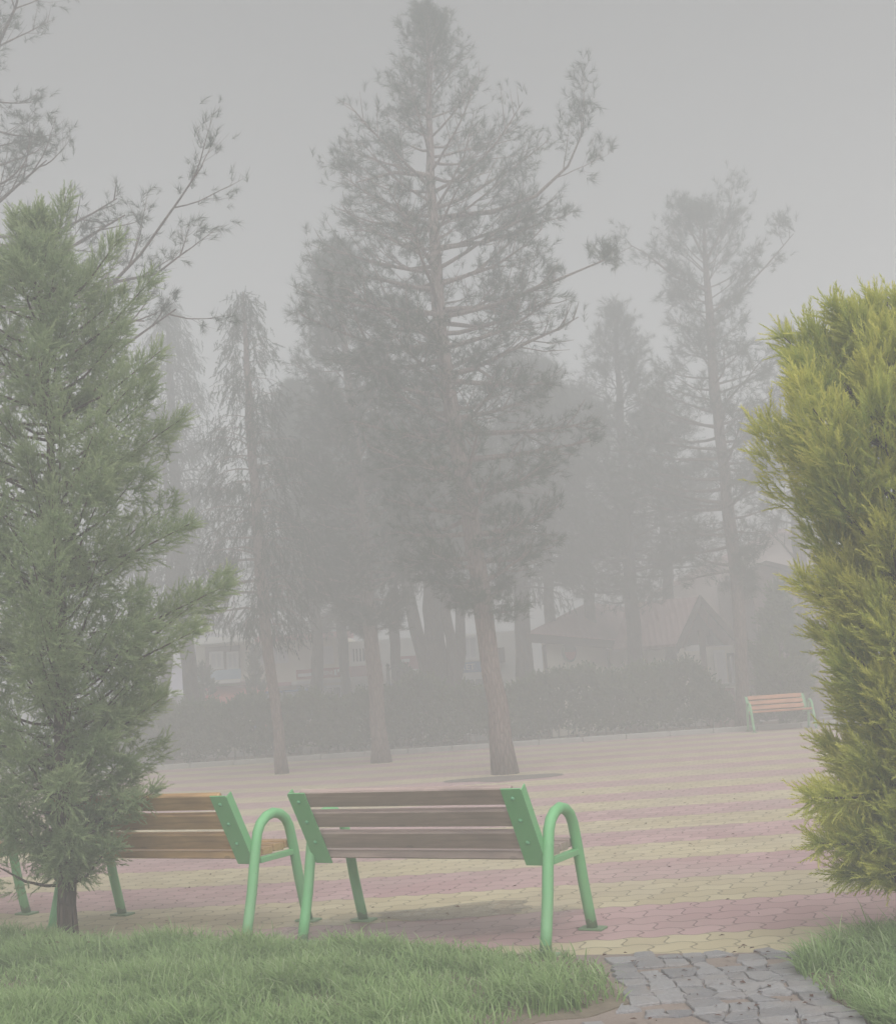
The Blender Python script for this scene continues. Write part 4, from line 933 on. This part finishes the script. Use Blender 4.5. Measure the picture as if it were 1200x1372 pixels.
# round plaque on the wall
u = 1.45; c0 = Vector(hp(u, .40, ps[2] + .06)); pl = thing('wall_plaque', 'round dark plaque with a red lower edge on the cream house wall', 'plaque', c0, math.atan2(d[1], d[0]))
def disc(r0, z0, z1, y0, y1, n=28, half=None):
    poly_ = []
    for k in range(n + 1 if half else n):
        a = (math.pi + math.pi * k / n) if half else 2 * math.pi * k / n
        poly_.append((r0 * 1.12 * math.cos(a), r0 * math.sin(a) * (1.0 if not half else 1)))
    return MB().prism(poly_, 'y', y0, y1)
disc(.25, 0, 0, -.05, -.02).obj('plate', M['steel'], pl); disc(.20, 0, 0, -.075, -.052, 16, True).obj('lower_field', M['red'], pl)
ll = at(951, 857, 29.05); lan = thing('lantern', 'small dark hanging lantern under the porch gable', 'lantern', (ll[0], ll[1], ll[2]))
MB().tube([(0, 0, .55), (0, 0, .12)], .01, 5).obj('chain', M['steel'], lan); MB().tube([(0, 0, .12), (0, 0, .1), (0, 0, -.1), (0, 0, -.13)], [.03, .08, .07, .03], 6).obj('lamp_shade', M['steel'], lan)
# low brick gate pillar
g_ = at(968, 962, YF + 2.2); zt = Z(966, 919, YF + 2.2); pil = thing('gate_pillar', 'low pinkish brick pillar with a pale cap at the end of the hedge', 'pillar', (g_[0], g_[1], 0))
MB().box((0, 0, zt / 2 - .03), (.52, .5, zt - .06)).obj('shaft', M['roof'], pil); MB().box((0, 0, zt + .01), (.66, .62, .08)).obj('cap', M['kerb'], pil)
# brown brick building and the pink gable behind it
Cb = thing('brick_building', 'tall brown brick building with a sloping top behind the far bench', 'building', (0, 0, 0))
YC = 30.2; xa, xb = X(1014, 850, YC), X(1105, 850, YC); za = Z(1014, 764, YC); zt_ = Z(1028, 757, YC); zb_ = Z(1100, 778, YC)
MB().prism([(xa, -.05), (xb, -.05), (xb, zb_), (xa + .33, zt_), (xa, za)], 'y', YC, YC + 4).obj('wall', M['brick'], Cb)
mb = MB(); rooftile(mb, (xa + .33, YC - .2, zt_ + .004), (xb + .2, YC - .2, zb_), (xb + .2, YC + 4.2, zb_), (xa + .33, YC + 4.2, zt_ + .004), .1); mb.obj('roof', M['dark'], Cb)
D_ = thing('gabled_house', 'tall house with a wide pale pink gable showing above the brown brick building', 'house', (0, 0, 0))
YD = 34.6; x0, x1 = X(930, 780, YD), X(1160, 780, YD); apx, apz = X(1040, 708, YD), Z(1040, 716, YD); e0, e1 = Z(930, 766, YD), Z(1160, 766, YD); ee = (e0 + e1) / 2
MB().prism([(x0, -.05), (x1, -.05), (x1, ee), (apx, apz), (x0, ee)], 'y', YD, YD + 6).obj('wall', simple('pale_pink_plaster', (.56, .47, .44), .85, .1, 1.5), D_)
mb = MB(); rooftile(mb, (x0 - .5, YD - .5, ee - .2), (apx, YD - .5, apz + .01), (apx, YD + 6.3, apz + .01), (x0 - .5, YD + 6.3, ee - .2), .14); rooftile(mb, (apx, YD - .5, apz + .01), (x1 + .5, YD - .5, ee - .2), (x1 + .5, YD + 6.3, ee - .2), (apx, YD + 6.3, apz + .01), .14); mb.obj('roof', M['roof'], D_)
window(D_, 986, 1004, 775, 800, YD, 1, 'white', 'glass')

# lamp post behind the hedge
lp = at(523, 960, YF + 2.0); zt = Z(520, 893, YF + 2.0)
lam = thing('lamp_post', 'slim dark lamp post behind the hedge beside the straight pine', 'lamp post', (lp[0], lp[1], 0))
MB().tube([(0, 0, -.03), (0, 0, .12), (0, 0, .14), (0, 0, zt)], [.075, .07, .05, .035], 10).obj('pole', M['steel'], lam, True)
MB().tube([(0, 0, zt - .10), (.10, 0, zt - .02), (.24, 0, zt - .01), (.28, 0, zt - .09)], .014, 6).obj('arm', M['steel'], lam, True)
MB().tube([(.28, 0, zt - .08), (.28, 0, zt - .12), (.28, 0, zt - .28), (.28, 0, zt - .31)], [.03, .10, .07, .02], 8).obj('lamp_shade', M['steel'], lam)
MB().tube([(0, 0, zt), (0, 0, zt + .03), (0, 0, zt + .08)], [.05, .05, .005], 8).obj('finial', M['steel'], lam, True)

# cars parked along the street, seen end on over the hedge
def make_car(paint, label, x, Y, rz=0.0, group='cars parked along the street beyond the hedge'):
    r = thing('parked_car', label, 'car', (x, Y, 0), rz, group); w2 = .84
    body = MB(); secs = [(-2.02, .32, .62, .72), (-1.95, .25, .86, .80), (-1.3, .22, .93, .84), (0, .2, .95, .84), (1.3, .22, .90, .84), (1.9, .26, .76, .80), (2.02, .34, .6, .7)]
    V = []; 
    for y, z0, z1, hw in secs: V += [(-hw, y, z0), (hw, y, z0), (hw, y, z1 - .1), (hw - .08, y, z1), (-hw + .08, y, z1), (-hw, y, z1 - .1)]
    body.v = V
    for k in range(len(secs) - 1):
        for j in range(6): a = k * 6; body.f.append((a + j, a + (j + 1) % 6, a + 6 + (j + 1) % 6, a + 6 + j))
    body.f += [tuple(range(5, -1, -1)), tuple(range((len(secs) - 1) * 6, len(secs) * 6))]
    body.obj('body', paint, r)
    cab = MB(); V = [(-.76, -1.55, .93), (.76, -1.55, .93), (.76, .95, .92), (-.76, .95, .92), (-.62, -1.1, 1.44), (.62, -1.1, 1.44), (.62, .2, 1.45), (-.62, .2, 1.45)]
    cab.v = V; cab.f = [(4, 5, 6, 7), (0, 1, 5, 4), (1, 2, 6, 5), (2, 3, 7, 6), (3, 0, 4, 7)]; cab.obj('window', M['glass'], r)
    MB().box((0, -.45, 1.46), (1.26, 1.36, .05), None, .015).obj('roof_panel', paint, r)
    for sx_ in (-1, 1):
        for y in (-1.25, 1.25):
            wh = MB().tube([(sx_ * .66, y, .3), (sx_ * .86, y, .3)], .3, 16).obj('wheel', M['steel'], r)
        MB().box((sx_ * .58, -2.0, .68), (.26, .06, .14)).obj('tail_light', M['red'], r)
    MB().box((0, -2.04, .42), (1.5, .08, .2), None, .02).obj('bumper', M['steel'], r)
p_blue = simple('blue_car_paint', (.06, .13, .30), .25, .04, 3, .5, 0); p_white = simple('white_car_paint', (.62, .64, .68), .25, .03, 3, .5, 0); p_silver = simple('silver_car_paint', (.38, .42, .50), .25, .03, 3, .5, 0)
make_car(p_blue, 'blue car seen end on over the hedge beside the slim conifer trunk', X(398, 935, 30.6), 30.6)
make_car(p_white, 'white car seen end on at the end of the hedge, behind the young juniper', X(200, 940, 30.6), 30.6, .05)
make_car(p_silver, 'silver blue car glimpsed between the lamp post and the twin stemmed tree', X(552, 930, 30.8), 30.8, -.05)


# ------------------------------------------------------------------ light, air, sky
w = bpy.data.worlds.new('World'); sc.world = w; w.use_nodes = True; nt = w.node_tree; nt.nodes.clear()
EL, AZ = R(52), R(165)
sky = nt.nodes.new('ShaderNodeTexSky'); sky.sky_type = 'NISHITA'; sky.sun_disc = False; sky.sun_elevation = EL; sky.sun_rotation = AZ
sky.dust_density = 6; sky.ozone_density = .5
hs = N(nt, 'ShaderNodeHueSaturation', Saturation=.0); L(nt, sky.outputs[0], hs.inputs['Color'])
bg = N(nt, 'ShaderNodeBackground', Strength=.062); L(nt, hs.outputs[0], bg.inputs[0])
wo = nt.nodes.new('ShaderNodeOutputWorld'); L(nt, bg.outputs[0], wo.inputs[0])
sl = bpy.data.lights.new('sun', 'SUN'); sl.energy = 4.4; sl.angle = R(75); sl.color = (.96, .98, 1)
so = bpy.data.objects.new('sun', sl); col.objects.link(so)
sd = Vector((math.sin(AZ) * math.cos(EL), math.cos(AZ) * math.cos(EL), math.sin(EL)))   # towards the sun
so.rotation_euler = sd.to_track_quat('Z', 'Y').to_euler()

HZ = .0378
m = bpy.data.materials.new('haze_air'); m.use_nodes = True; nt = m.node_tree; nt.nodes.clear()
o = nt.nodes.new('ShaderNodeOutputMaterial'); pv = nt.nodes.new('ShaderNodeVolumePrincipled')
pv.inputs['Color'].default_value = (.80, .81, .815, 1); pv.inputs['Density'].default_value = HZ; pv.inputs['Anisotropy'].default_value = 0.0
L(nt, pv.outputs[0], o.inputs['Volume'])
hz = MB().box((0, 25.5, 7.0), (86, 71, 16.2)).obj('haze', m); tag(hz, kind='stuff')

sc.view_settings.view_transform = 'Standard'; sc.view_settings.look = 'None'; sc.view_settings.exposure = .23; sc.view_settings.gamma = 1
cy = sc.cycles
cy.volume_bounces = 5; cy.max_bounces = 8; cy.diffuse_bounces = 6; cy.glossy_bounces = 2; cy.transmission_bounces = 6; cy.transparent_max_bounces = 4
cy.use_denoising = True
